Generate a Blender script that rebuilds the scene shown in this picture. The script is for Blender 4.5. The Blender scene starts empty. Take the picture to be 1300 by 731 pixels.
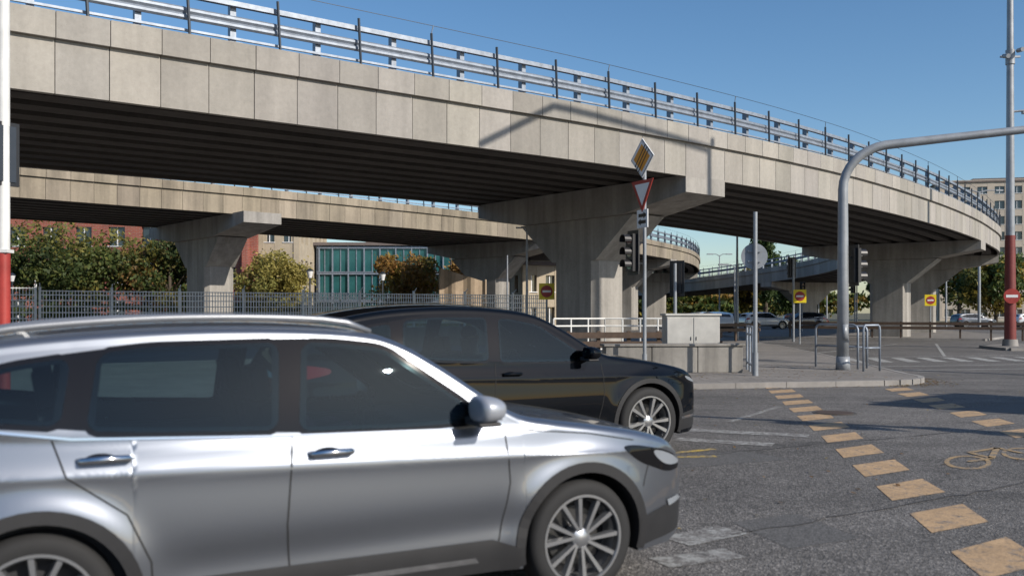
import bpy, math, random, bmesh
import numpy as np
from mathutils import Vector, Matrix
rnd = random.Random(7)
R_ = math.radians
scene = bpy.context.scene

# ------------------------------------------------------------------ helpers
class NB:
    def __init__(s, name):
        s.m = bpy.data.materials.new(name); s.m.use_nodes = True
        s.t = s.m.node_tree; s.n = s.t.nodes; s.b = s.n['Principled BSDF']
        s.co = s.n.new('ShaderNodeTexCoord')
    def new(s, k, **kw):
        x = s.n.new(k)
        for a, v in kw.items():
            if hasattr(x, a): setattr(x, a, v)
        return x
    def link(s, a, b): s.t.links.new(a, b)
    def noise(s, scale, detail=4, rough=.6, stretch=None, dist=0):
        x = s.new('ShaderNodeTexNoise'); x.inputs['Scale'].default_value = scale
        x.inputs['Detail'].default_value = detail; x.inputs['Roughness'].default_value = rough
        x.inputs['Distortion'].default_value = dist
        if stretch:
            mp = s.new('ShaderNodeMapping'); mp.inputs['Scale'].default_value = stretch
            s.link(s.co.outputs['Object'], mp.inputs[0]); s.link(mp.outputs[0], x.inputs['Vector'])
        else: s.link(s.co.outputs['Object'], x.inputs['Vector'])
        return x.outputs['Fac']
    def voro(s, scale, feature='F1'):
        x = s.new('ShaderNodeTexVoronoi'); x.feature = feature; x.inputs['Scale'].default_value = scale
        s.link(s.co.outputs['Object'], x.inputs['Vector']); return x
    def ramp(s, fac, stops):
        x = s.new('ShaderNodeValToRGB'); e = x.color_ramp.elements
        while len(e) < len(stops): e.new(.5)
        for i, (p, c) in enumerate(stops):
            e[i].position = p; e[i].color = (c, c, c, 1) if isinstance(c, (int, float)) else (*c, 1)
        s.link(fac, x.inputs[0]); return x.outputs[0]
    def mul(s, a, b, f=1, mode='MULTIPLY'):
        x = s.new('ShaderNodeMix'); x.data_type = 'RGBA'; x.blend_type = mode
        if isinstance(f, (int, float)): x.inputs[0].default_value = f
        else: s.link(f, x.inputs[0])
        for i, v in ((6, a), (7, b)):
            if isinstance(v, tuple): x.inputs[i].default_value = (*v, 1)
            else: s.link(v, x.inputs[i])
        return x.outputs[2]
    def base(s, o):
        if isinstance(o, tuple): s.b.inputs['Base Color'].default_value = (*o, 1)
        else: s.link(o, s.b.inputs['Base Color'])
    def bump(s, fac, st=.3, d=.01):
        x = s.new('ShaderNodeBump'); x.inputs['Strength'].default_value = st
        x.inputs['Distance'].default_value = d; s.link(fac, x.inputs['Height'])
        s.link(x.outputs[0], s.b.inputs['Normal'])
    def set(s, **k):
        for a, v in k.items(): s.b.inputs[a.replace('_', ' ')].default_value = v

def simple(name, c, rough=.5, metal=0, var=.15, vs=3, bump=0, coat=0):
    n = NB(name)
    if var:
        f = n.noise(vs, 5); n.base(n.mul(tuple(c), n.ramp(f, [(.3, 1 - var), (.7, 1.0)])))
        if bump: n.bump(n.noise(vs * 15, 3), bump, .01)
    else: n.base(tuple(c))
    n.set(Roughness=rough, Metallic=metal)
    if coat: n.set(Coat_Weight=coat, Coat_Roughness=.04)
    return n.m

def concrete(name, c, attr=False, stain=.35, streak=.3):
    n = NB(name)
    a = n.ramp(n.noise(.35, 6, .65), [(.3, 1 - stain), (.65, 1.0)])
    b = n.ramp(n.noise(9, 5, .7), [(.25, .82), (.7, 1.0)])
    st = n.ramp(n.noise(1, 5, .6, stretch=(2.2, 2.2, .18)), [(.35, 1 - streak), (.6, 1.0)])
    x = n.mul(tuple(c), a); x = n.mul(x, b); x = n.mul(x, st)
    pores = n.ramp(n.voro(14).outputs['Distance'], [(.06, .6), (.12, 1.0)])
    x = n.mul(x, pores, .5)
    if attr:
        at = n.new('ShaderNodeAttribute'); at.attribute_name = 'Col'; x = n.mul(x, at.outputs['Color'])
    n.base(x); n.set(Roughness=.85); n.bump(n.noise(30, 4), .25, .006)
    return n.m

class MB:
    def __init__(s): s.v = []; s.f = []; s.m = []; s.c = []
    def add(s, vs, fs, mi=0, col=1.0):
        o = len(s.v); s.v += [tuple(v) for v in vs]
        for f in fs: s.f.append(tuple(i + o for i in f)); s.m.append(mi); s.c.append(col)
    def hexa(s, p, mi=0, col=1.0):
        s.add(p, [(3, 2, 1, 0), (4, 5, 6, 7), (0, 1, 5, 4), (1, 2, 6, 5), (2, 3, 7, 6), (3, 0, 4, 7)], mi, col)
    def box(s, c, d, rz=0, mi=0, col=1.0, ry=0, rx=0):
        M = Matrix.Rotation(rz, 3, 'Z') @ Matrix.Rotation(ry, 3, 'Y') @ Matrix.Rotation(rx, 3, 'X')
        c = Vector(c); x, y, z = d[0] / 2, d[1] / 2, d[2] / 2
        p = [c + M @ Vector(q) for q in [(-x, -y, -z), (x, -y, -z), (x, y, -z), (-x, y, -z), (-x, -y, z), (x, -y, z), (x, y, z), (-x, y, z)]]
        s.hexa(p, mi, col)
    def cyl(s, a, b, r0, r1=None, n=12, mi=0, col=1.0, caps=True):
        r1 = r0 if r1 is None else r1
        a = Vector(a); b = Vector(b); d = (b - a).normalized()
        u = d.orthogonal().normalized(); w = d.cross(u)
        vs = []
        for q, r in ((a, r0), (b, r1)):
            for i in range(n):
                t = 2 * math.pi * i / n; vs.append(q + (u * math.cos(t) + w * math.sin(t)) * r)
        fs = [(i, (i + 1) % n, n + (i + 1) % n, n + i) for i in range(n)]
        if caps: fs += [tuple(range(n))[::-1], tuple(range(n, 2 * n))]
        s.add(vs, fs, mi, col)
    def tube(s, pts, r, n=10, mi=0, col=1.0):
        pts = [Vector(p) for p in pts]; rs = r if isinstance(r, list) else [r] * len(pts)
        vs = []; u = None
        for i, p in enumerate(pts):
            d = (pts[min(i + 1, len(pts) - 1)] - pts[max(i - 1, 0)]).normalized()
            if u is None: u = d.orthogonal().normalized()
            u = (u - d * u.dot(d)).normalized(); w = d.cross(u)
            for k in range(n):
                t = 2 * math.pi * k / n; vs.append(p + (u * math.cos(t) + w * math.sin(t)) * rs[i])
        fs = []
        for i in range(len(pts) - 1):
            for k in range(n): fs.append((i * n + k, i * n + (k + 1) % n, (i + 1) * n + (k + 1) % n, (i + 1) * n + k))
        fs += [tuple(range(n))[::-1], tuple(range((len(pts) - 1) * n, len(pts) * n))]
        s.add(vs, fs, mi, col)
    def lathe_y(s, prof, n=40, mi=0, c=(0, 0, 0)):
        vs = []; m = len(prof)
        for i in range(n):
            t = 2 * math.pi * i / n
            for r, y in prof: vs.append((c[0] + r * math.cos(t), c[1] + y, c[2] + r * math.sin(t)))
        fs = []
        for i in range(n):
            for k in range(m - 1): fs.append((i * m + k, i * m + k + 1, ((i + 1) % n) * m + k + 1, ((i + 1) % n) * m + k))
        s.add(vs, fs, mi)
    def prism(s, poly, z0, z1, mi=0, col=1.0):
        n = len(poly)
        s.add([(x, y, z0) for x, y in poly] + [(x, y, z1) for x, y in poly],
              [tuple(range(n))[::-1], tuple(range(n, 2 * n))] + [(i, (i + 1) % n, n + (i + 1) % n, n + i) for i in range(n)], mi, col)
    def build(s, name, mats, parent=None, smooth=False, loc=None, rz=0, bevel=0, autos=False):
        me = bpy.data.meshes.new(name); me.from_pydata(s.v, [], s.f)
        for m in (mats if isinstance(mats, list) else [mats]): me.materials.append(m)
        me.polygons.foreach_set('material_index', s.m)
        if any(c != 1.0 for c in s.c):
            at = me.color_attributes.new('Col', 'FLOAT_COLOR', 'CORNER')
            arr = []
            for p, c in zip(me.polygons, s.c):
                c3 = (c, c, c, 1) if isinstance(c, (int, float)) else (*c, 1)
                arr += list(c3) * p.loop_total
            at.data.foreach_set('color', arr)
        if smooth or autos: me.polygons.foreach_set('use_smooth', [True] * len(me.polygons))
        me.update()
        if autos:
            try: me.set_sharp_from_angle(angle=R_(40))
            except Exception: pass
        o = bpy.data.objects.new(name, me); scene.collection.objects.link(o)
        if loc is not None: o.location = loc
        o.rotation_euler[2] = rz
        if parent: o.parent = parent
        if bevel:
            b = o.modifiers.new('b', 'BEVEL'); b.width = bevel; b.segments = 2; b.limit_method = 'ANGLE'
        return o

def root(name, loc=(0, 0, 0), rz=0):
    e = bpy.data.objects.new(name, None); scene.collection.objects.link(e)
    e.location = loc; e.rotation_euler[2] = rz; e.empty_display_size = .3; return e

def catmull(P, k=14):
    P = [np.array(p, float) for p in P]; P = [2 * P[0] - P[1]] + P + [2 * P[-1] - P[-2]]; out = []
    for i in range(1, len(P) - 2):
        a, b, c, d = P[i - 1:i + 3]
        for j in range(k):
            t = j / k; out.append(.5 * (2 * b + (c - a) * t + (2 * a - 5 * b + 4 * c - d) * t * t + (-a + 3 * b - 3 * c + d) * t ** 3))
    out.append(P[-2]); return np.array(out)

# ------------------------------------------------------------------ light, sky, camera
az = Vector((.78, -.63, 0)).normalized(); EL = R_(31)
sd = Vector((az.x * math.cos(EL), az.y * math.cos(EL), math.sin(EL)))
w = bpy.data.worlds.new("World"); scene.world = w; w.use_nodes = True
nt = w.node_tree; bg = nt.nodes['Background']
sky = nt.nodes.new('ShaderNodeTexSky'); sky.sky_type = 'NISHITA'; sky.sun_disc = False
sky.sun_elevation = EL; sky.sun_rotation = math.atan2(az.x, az.y)
sky.air_density = 1.0; sky.dust_density = .7; sky.ozone_density = 2.2; sky.altitude = 100
hs = nt.nodes.new('ShaderNodeHueSaturation'); hs.inputs['Saturation'].default_value = 1.2
nt.links.new(sky.outputs[0], hs.inputs['Color']); nt.links.new(hs.outputs[0], bg.inputs[0]); bg.inputs[1].default_value = .13
L = bpy.data.lights.new('sun', 'SUN'); L.energy = 5.0; L.angle = R_(.5); L.color = (1, .925, .82)
lo = bpy.data.objects.new('sun', L); scene.collection.objects.link(lo)
lo.rotation_euler = sd.to_track_quat('Z', 'Y').to_euler(); lo.location = (20, -20, 30)
cam = bpy.data.cameras.new('camera'); co = bpy.data.objects.new('camera', cam); scene.collection.objects.link(co)
co.location = (0, 0, 1.62); co.rotation_euler = (R_(90), 0, 0)
cam.lens = 31.85; cam.sensor_width = 36; cam.shift_y = .0242; cam.clip_end = 6000; cam.clip_start = .05
cam.dof.use_dof = True; cam.dof.focus_distance = 26; cam.dof.aperture_fstop = 2.0
scene.camera = co
scene.view_settings.view_transform = 'Standard'; scene.view_settings.look = 'None'; scene.view_settings.exposure = 0

# ------------------------------------------------------------------ materials
M = {}
def asphalt():
    n = NB('asphalt')
    big = n.ramp(n.noise(.22, 5, .6), [(.3, .68), (.7, 1.1)])
    mid = n.ramp(n.noise(2.3, 6, .7, dist=.6), [(.3, .74), (.65, 1.08)])
    v = n.voro(70); sp = n.ramp(v.outputs['Color'], [(.15, .4), (.6, 1.0), (.93, 2.0)])
    x = n.mul((.178, .166, .155), big); x = n.mul(x, mid); x = n.mul(x, sp, .9)
    fine = n.ramp(n.noise(160, 2), [(.35, .6), (.65, 1.35)]); x = n.mul(x, fine, .6)
    coarse = n.ramp(n.noise(26, 3, .7), [(.35, .62), (.62, 1.2)]); x = n.mul(x, coarse, .95)
    tr = n.ramp(n.noise(1, 4, .55, stretch=(.12, 1.1, 1)), [(.4, .75), (.6, 1.05)]); x = n.mul(x, tr, .85)
    oil = n.ramp(n.noise(.9, 7, .75, dist=1.2), [(.30, .5), (.42, 1.0)]); x = n.mul(x, oil, .75)
    n.base(x); n.set(Roughness=.85)
    n.bump(v.outputs['Distance'], .8, .01)
    return n.m
M['asphalt'] = asphalt()
def paving():
    n = NB('paving')
    br = n.new('ShaderNodeTexBrick'); br.inputs['Scale'].default_value = 1.0
    br.inputs['Color1'].default_value = (.29, .265, .24, 1); br.inputs['Color2'].default_value = (.24, .22, .20, 1)
    br.inputs['Mortar'].default_value = (.15, .135, .12, 1); br.inputs['Mortar Size'].default_value = .01
    br.inputs['Brick Width'].default_value = .5; br.inputs['Row Height'].default_value = .5
    n.link(n.co.outputs['Object'], br.inputs['Vector'])
    x = n.mul(br.outputs['Color'], n.ramp(n.noise(.6, 6, .7), [(.3, .65), (.7, 1.0)]))
    x = n.mul(x, n.ramp(n.noise(20, 4), [(.3, .75), (.7, 1.0)]))
    n.base(x); n.set(Roughness=.9); return n.m
M['paving'] = paving()
def worn(name, c, thr=.45, sc=9):
    n = NB(name)
    f = n.ramp(n.noise(sc, 8, .8, dist=.4), [(thr - .06, 0), (thr + .05, 1)])
    a = n.mul((.155, .145, .135), n.ramp(n.voro(75).outputs['Color'], [(.15, .45), (.6, 1.0), (.93, 1.7)]))
    cc = n.mul(tuple(c), n.ramp(n.voro(80).outputs['Color'], [(.1, .55), (.6, 1.0)]), .8)
    cc = n.mul(cc, n.ramp(n.noise(3, 5), [(.3, .72), (.7, 1)]))
    n.base(n.mul(a, cc, f, 'MIX')); n.set(Roughness=.8); return n.m
M['orange'] = worn('orange_road_paint', (.54, .36, .20), .43)
M['white_worn'] = worn('worn_white_paint', (.42, .42, .40), .53)
M['white_line'] = worn('white_road_paint', (.45, .45, .43), .47)
M['yellow_line'] = worn('yellow_road_paint', (.6, .42, .08), .5)
M['ochre'] = worn('ochre_road_paint', (.44, .30, .15), .47)
M['conc'] = concrete('viaduct_concrete', (.42, .395, .36), True, .16, .14)
M['concp'] = concrete('pier_concrete', (.42, .395, .36), False, .3, .3)
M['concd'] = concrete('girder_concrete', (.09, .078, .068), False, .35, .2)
M['concw'] = concrete('wall_concrete', (.34, .32, .29), False, .45, .4)
M['conc2'] = concrete('old_fascia_concrete', (.40, .34, .26), True, .3, .35)
M['kerb'] = concrete('kerb_stone', (.33, .31, .29), False, .4, .1)
M['galv'] = simple('galvanised_steel', (.30, .34, .40), .5, .35, .35, 6)
M['pole'] = simple('painted_pole', (.32, .34, .365), .45, .2, .3, 2.5)
M['polew'] = simple('white_pole', (.74, .74, .72), .45, 0, .2, 3)
M['poledark'] = simple('dark_post', (.04, .05, .065), .5, .3, .2)
M['red'] = simple('red_paint', (.42, .05, .04), .5, 0, .35, 3)
M['dred'] = simple('dark_red_paint', (.20, .035, .03), .5, 0, .3, 3)
M['yel'] = simple('yellow_sign', (.80, .62, .02), .4, 0, .1)
M['org'] = simple('orange_sign', (.75, .30, .02), .4, 0, .1)
M['wht'] = simple('white_sign', (.78, .78, .78), .4, 0, .1)
M['blk'] = simple('black_plastic', (.018, .018, .02), .45, 0, .2)
M['rust'] = simple('brown_rail', (.10, .065, .045), .6, .2, .4, 5)
M['cab'] = simple('cabinet_grey', (.50, .49, .46), .5, 0, .25, 2)
def foliage():
    n = NB('foliage')
    at = n.new('ShaderNodeAttribute'); at.attribute_name = 'Col'
    n.base(at.outputs['Color']); n.set(Roughness=.65)
    tr = n.new('ShaderNodeBsdfTranslucent'); n.link(at.outputs['Color'], tr.inputs[0])
    mx = n.new('ShaderNodeMixShader'); mx.inputs[0].default_value = .4
    out = n.n['Material Output']
    n.link(n.b.outputs[0], mx.inputs[1]); n.link(tr.outputs[0], mx.inputs[2]); n.link(mx.outputs[0], out.inputs[0])
    return n.m
M['leaf'] = foliage()
M['bark'] = simple('bark', (.09, .07, .05), .9, 0, .5, 6, .5)
def glassm(name, c, rough=.03, spec=.5, metal=0):
    n = NB(name); n.base(tuple(c)); n.set(Roughness=rough, Metallic=metal); n.set(Specular_IOR_Level=spec); return n.m
M['carglass_far'] = glassm('dark_car_glass', (.008, .011, .014), .02, .5)
def tint():
    m = bpy.data.materials.new('tinted_car_glass'); m.use_nodes = True; t = m.node_tree; t.nodes.clear()
    o = t.nodes.new('ShaderNodeOutputMaterial'); mx = t.nodes.new('ShaderNodeMixShader'); tr = t.nodes.new('ShaderNodeBsdfTransparent'); g = t.nodes.new('ShaderNodeBsdfGlossy'); fr = t.nodes.new('ShaderNodeFresnel')
    tr.inputs[0].default_value = (.38, .50, .53, 1); g.inputs['Roughness'].default_value = .005; g.inputs[0].default_value = (.75, .92, 1, 1); fr.inputs[0].default_value = 1.5
    t.links.new(fr.outputs[0], mx.inputs[0]); t.links.new(tr.outputs[0], mx.inputs[1]); t.links.new(g.outputs[0], mx.inputs[2]); t.links.new(mx.outputs[0], o.inputs[0]); return m
M['carglass'] = tint()
M['bglass'] = glassm('window_glass', (.03, .045, .055), .05, .8)
M['tealglass'] = simple('teal_glass', (.04, .16, .165), .08, .3, .4, .6)
def brick(name, a, b):
    n = NB(name); br = n.new('ShaderNodeTexBrick'); br.inputs['Scale'].default_value = 1
    br.inputs['Color1'].default_value = (*a, 1); br.inputs['Color2'].default_value = (*b, 1)
    br.inputs['Mortar'].default_value = (.3, .24, .2, 1); br.inputs['Brick Width'].default_value = .5; br.inputs['Row Height'].default_value = .15
    br.inputs['Mortar Size'].default_value = .012
    mp = n.new('ShaderNodeMapping'); mp.inputs['Rotation'].default_value = (R_(90), 0, 0)
    n.link(n.co.outputs['Object'], mp.inputs[0]); n.link(mp.outputs[0], br.inputs['Vector'])
    n.base(n.mul(br.outputs['Color'], n.ramp(n.noise(.5, 5), [(.3, .7), (.7, 1)]))); n.set(Roughness=.9); return n.m
M['brick'] = brick('red_brick', (.34, .095, .06), (.27, .07, .05))
M['plaster'] = simple('beige_plaster', (.46, .39, .29), .9, 0, .25, .8)
M['panel'] = simple('pale_panel', (.48, .42, .35), .9, 0, .2, .5)
M['panel2'] = simple('pink_panel', (.40, .27, .21), .9, 0, .2, .5)
M['roof'] = simple('roof_grey', (.16, .13, .12), .85, 0, .3, 1)
M['tarp'] = simple('tan_tarpaulin', (.38, .29, .20), .85, 0, .3, 1.5)

# ------------------------------------------------------------------ ground
def gmat():
    n = NB('ground_grass_dirt')
    x = n.mul((.06, .075, .03), (.15, .12, .085), n.ramp(n.noise(.25, 7, .7), [(.4, 0), (.6, 1)]), 'MIX')
    x = n.mul(x, n.ramp(n.noise(6, 5), [(.3, .7), (.7, 1)])); n.base(x); n.set(Roughness=.95); return n.m
mb = MB(); mb.add([(-2500, -2500, 0), (2500, -2500, 0), (2500, 2500, 0), (-2500, 2500, 0)], [(0, 1, 2, 3)]); mb.build('ground', gmat())
mb = MB(); mb.add([(-90, -60, .004), (160, -60, .004), (160, 125, .004), (-90, 125, .004)], [(0, 1, 2, 3)]); mb.build('road', M['asphalt'])

def arc(c, r, a0, a1, n=6): return [(c[0] + r * math.cos(R_(a0 + (a1 - a0) * i / n)), c[1] + r * math.sin(R_(a0 + (a1 - a0) * i / n))) for i in range(n + 1)]
pave = [(-60, -14.5), (-8, 12.9), (-1, 16.8), (3.6, 19.25)] + arc((7.9, 21.9), 1.75, -80, 10, 7) + [(10.2, 26), (11.2, 33), (12.2, 42), (12.6, 58), (12.6, 62), (-80, 62), (-80, -14.5)]
mb = MB(); mb.prism(pave, .0, .12); rt = root('pavement'); mb.build('slab', M['paving'], rt)
def kerb(poly, n0, n1, parent, closed=False):
    kb = MB(); rng = range(n0, n1)
    for i in rng:
        a = Vector(poly[i % len(poly)]); b = Vector(poly[(i + 1) % len(poly)]); ln = (b - a).length
        k = max(1, int(ln / 1.0)); d = (b - a) / k; ang = math.atan2(d.y, d.x); nn = Vector((d.y, -d.x)).normalized()
        for j in range(k):
            c = a + d * (j + .5) + nn * .073
            kb.box((c.x, c.y, .0615), (d.length - .012, .14, .129), ang, col=rnd.uniform(.85, 1))
    kb.build('kerb', M['kerb'], parent)
kerb(pave, 0, 15, rt)
isl = [(21.2, 38.6), (40, 37.0), (60, 38), (60, 43), (24, 43.5), (21.6, 41.6)]
mb = MB(); mb.prism(isl, 0, .12); rt2 = root('traffic_island'); mb.build('slab', M['paving'], rt2); kerb(isl, 0, 6, rt2)
isl = [(14.5, 58), (27, 52), (33, 60), (38, 80), (34, 100), (16, 100), (14.5, 80)]
mb = MB(); mb.prism(isl, 0, .12); rt2 = root('traffic_island'); mb.build('slab', M['paving'], rt2); kerb(isl, 0, 7, rt2)

def sheet(name, polys, mat, z=.008):
    mb = MB()
    for p in polys: mb.add([(x, y, z) for x, y in p], [tuple(range(len(p)))])
    return mb.build(name, mat)
A = Vector((.183, .983)).normalized(); B = Vector((math.cos(R_(32)), math.sin(R_(32))))
def par(c, a=.66, b=.72):
    c = Vector(c); q = [c - A * a / 2 - B * b / 2, c - A * a / 2 + B * b / 2, c + A * a / 2 + B * b / 2, c + A * a / 2 - B * b / 2]
    return [(v.x + rnd.uniform(-.02, .02), v.y + rnd.uniform(-.02, .02)) for v in q]
row = []
for i in range(-3, 12):
    c = Vector((3.43, 7.16)) + A * (i * 1.17); row.append(par(c))
sheet('bicycle_crossing_marking', row, M['orange'])
row = []
for i in range(-3, 9):
    c = Vector((6.45, 9.9)) + A * (i * 1.17); row.append(par(c))
sheet('bicycle_crossing_marking', row, M['orange'])
def ringp(c, r0, r1, n=20):
    out = []
    for i in range(n):
        t0, t1 = 2 * math.pi * i / n, 2 * math.pi * (i + 1) / n
        f = lambda r, t: tuple(Vector(c) + B * r * math.cos(t) + A * r * math.sin(t) * 1.1)
        out.append([f(r0, t0), f(r1, t0), f(r1, t1), f(r0, t1)])
    return out
def seg(a, b, w_=.07):
    a = Vector(a); b = Vector(b); d = (b - a).normalized(); n = Vector((-d.y, d.x)) * w_ / 2
    return [tuple(a - n), tuple(b - n), tuple(b + n), tuple(a + n)]
bc = Vector((5.4, 10.1)); pl = ringp(bc - B * .55, .3, .38) + ringp(bc + B * .55, .3, .38)
P0 = bc - B * .55; P1 = bc + B * .55; P2 = bc - B * .1; P3 = bc - B * .25 + A * .5; P4 = bc + B * .35 + A * .55
sheet('bicycle_symbol_marking', pl, M['ochre'])
sheet('bicycle_symbol_marking', [seg(P0, P2), seg(P2, P4), seg(P3, P4), seg(P2, P3), seg(P4, P1)], M['ochre'], .012)
def stripe(a, b, w_): return seg(a, b, w_)
sheet('lane_marking', [stripe((2.1, 11.6), (3.2, 11.1), .32), stripe((2.45, 12.5), (3.9, 11.9), .32), stripe((1.15, 6.4), (1.65, 6.75), .3), stripe((.95, 5.85), (1.5, 6.1), .25),
      stripe((3.2, 13.4), (4.6, 15.6), .1)], M['white_worn'])
sheet('lane_marking', [stripe((9.9, 25.2), (30, 29.2), .14), stripe((10.1, 27.0), (30, 31.4), .14), stripe((13, 33), (34, 38), .12), stripe((12, 36), (20, 47), .12),
      stripe((16, 33.5), (22, 47), .12), stripe((19, 22.5), (40, 27.5), .3)] +
      [stripe((11.3 + i * .95, 29.5 + i * .12), (11.9 + i * .95, 32.3 + i * .12), .42) for i in range(10)], M['white_line'])
sheet('lane_marking', [stripe((1.7, 10.35), (2.4, 10.75), .1), stripe((1.75, 10.15), (2.3, 10.2), .12)], M['yellow_line'])
def patchm():
    n = NB('asphalt_patch'); x = n.mul((.10, .096, .092), n.ramp(n.voro(90).outputs['Color'], [(.15, .5), (.9, 1.5)])); n.base(x); n.set(Roughness=.85); return n.m
pm = patchm()
sheet('asphalt_patch', [[(-2, 7.8), (3.1, 10.0), (2.7, 10.6), (-2.3, 8.5)], [(10.5, 12), (14, 13), (13.6, 14.6), (10.1, 13.4)], [(7.2, 14.2), (10.6, 15.6), (10.2, 16.6), (7.0, 15.1)], [(1.9, 6.2), (2.5, 6.5), (2.3, 7.3), (1.7, 7.0)]], pm, .006)
def wob(a, b, w_, n=30):
    a = Vector(a); b = Vector(b); out = []; prev = a
    for i in range(1, n + 1):
        q = a.lerp(b, i / n) + Vector((rnd.uniform(-.04, .04), rnd.uniform(-.04, .04)))
        out.append(seg(prev, q, w_ * rnd.uniform(.4, 1.1))); prev = q
    return out
tar = simple('tar_seam', (.07, .065, .06), .7, 0, .2)
sheet('tar_seam', wob((1.6, 6.6), (12, 12.9), .02, 60) + wob((2.2, 10.3), (20, 19.5), .02, 70), tar, .0105)
rt = root('manhole_cover', (5.2, 14.6, .005)); mb = MB(); mb.cyl((0, 0, 0), (0, 0, .008), .34, .34, 28, mi=1); mb.cyl((0, 0, .008), (0, 0, .013), .29, .29, 28); mb.build('cover', [M['rust'], tar], rt)
mb = MB(); r2 = random.Random(3)
for i in range(1500):
    if i < 900:
        k = r2.randint(0, 13); a = Vector(pave[k + 1]); b = Vector(pave[min(k + 2, len(pave) - 1)]) if k < 13 else a + Vector((.3, 5)); p = a.lerp(b, r2.random()); n = Vector(((b - a).y, -(b - a).x)).normalized(); p = p + n * (.16 + abs(r2.gauss(0, .35))); z = .012
    else: p = Vector((r2.uniform(2, 9), r2.uniform(20.5, 26))); z = .126
    if i % 6 == 0: p = Vector((r2.uniform(1, 12), r2.uniform(6, 19))); z = .014
    an = r2.random() * 6.3; s = r2.uniform(.012, .038); c, sn = math.cos(an) * s, math.sin(an) * s; t = r2.choice([(.25, .14, .04), (.18, .10, .04), (.30, .22, .06), (.12, .08, .05)])
    mb.add([(p.x - c, p.y - sn, z), (p.x + sn * .6, p.y - c * .6, z + .008), (p.x + c, p.y + sn, z + r2.uniform(0, .015)), (p.x - sn * .6, p.y + c * .6, z + .004)], [(0, 1, 2, 3)], 0, t)
mb.build('fallen_leaves', M['leaf'])

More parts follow.
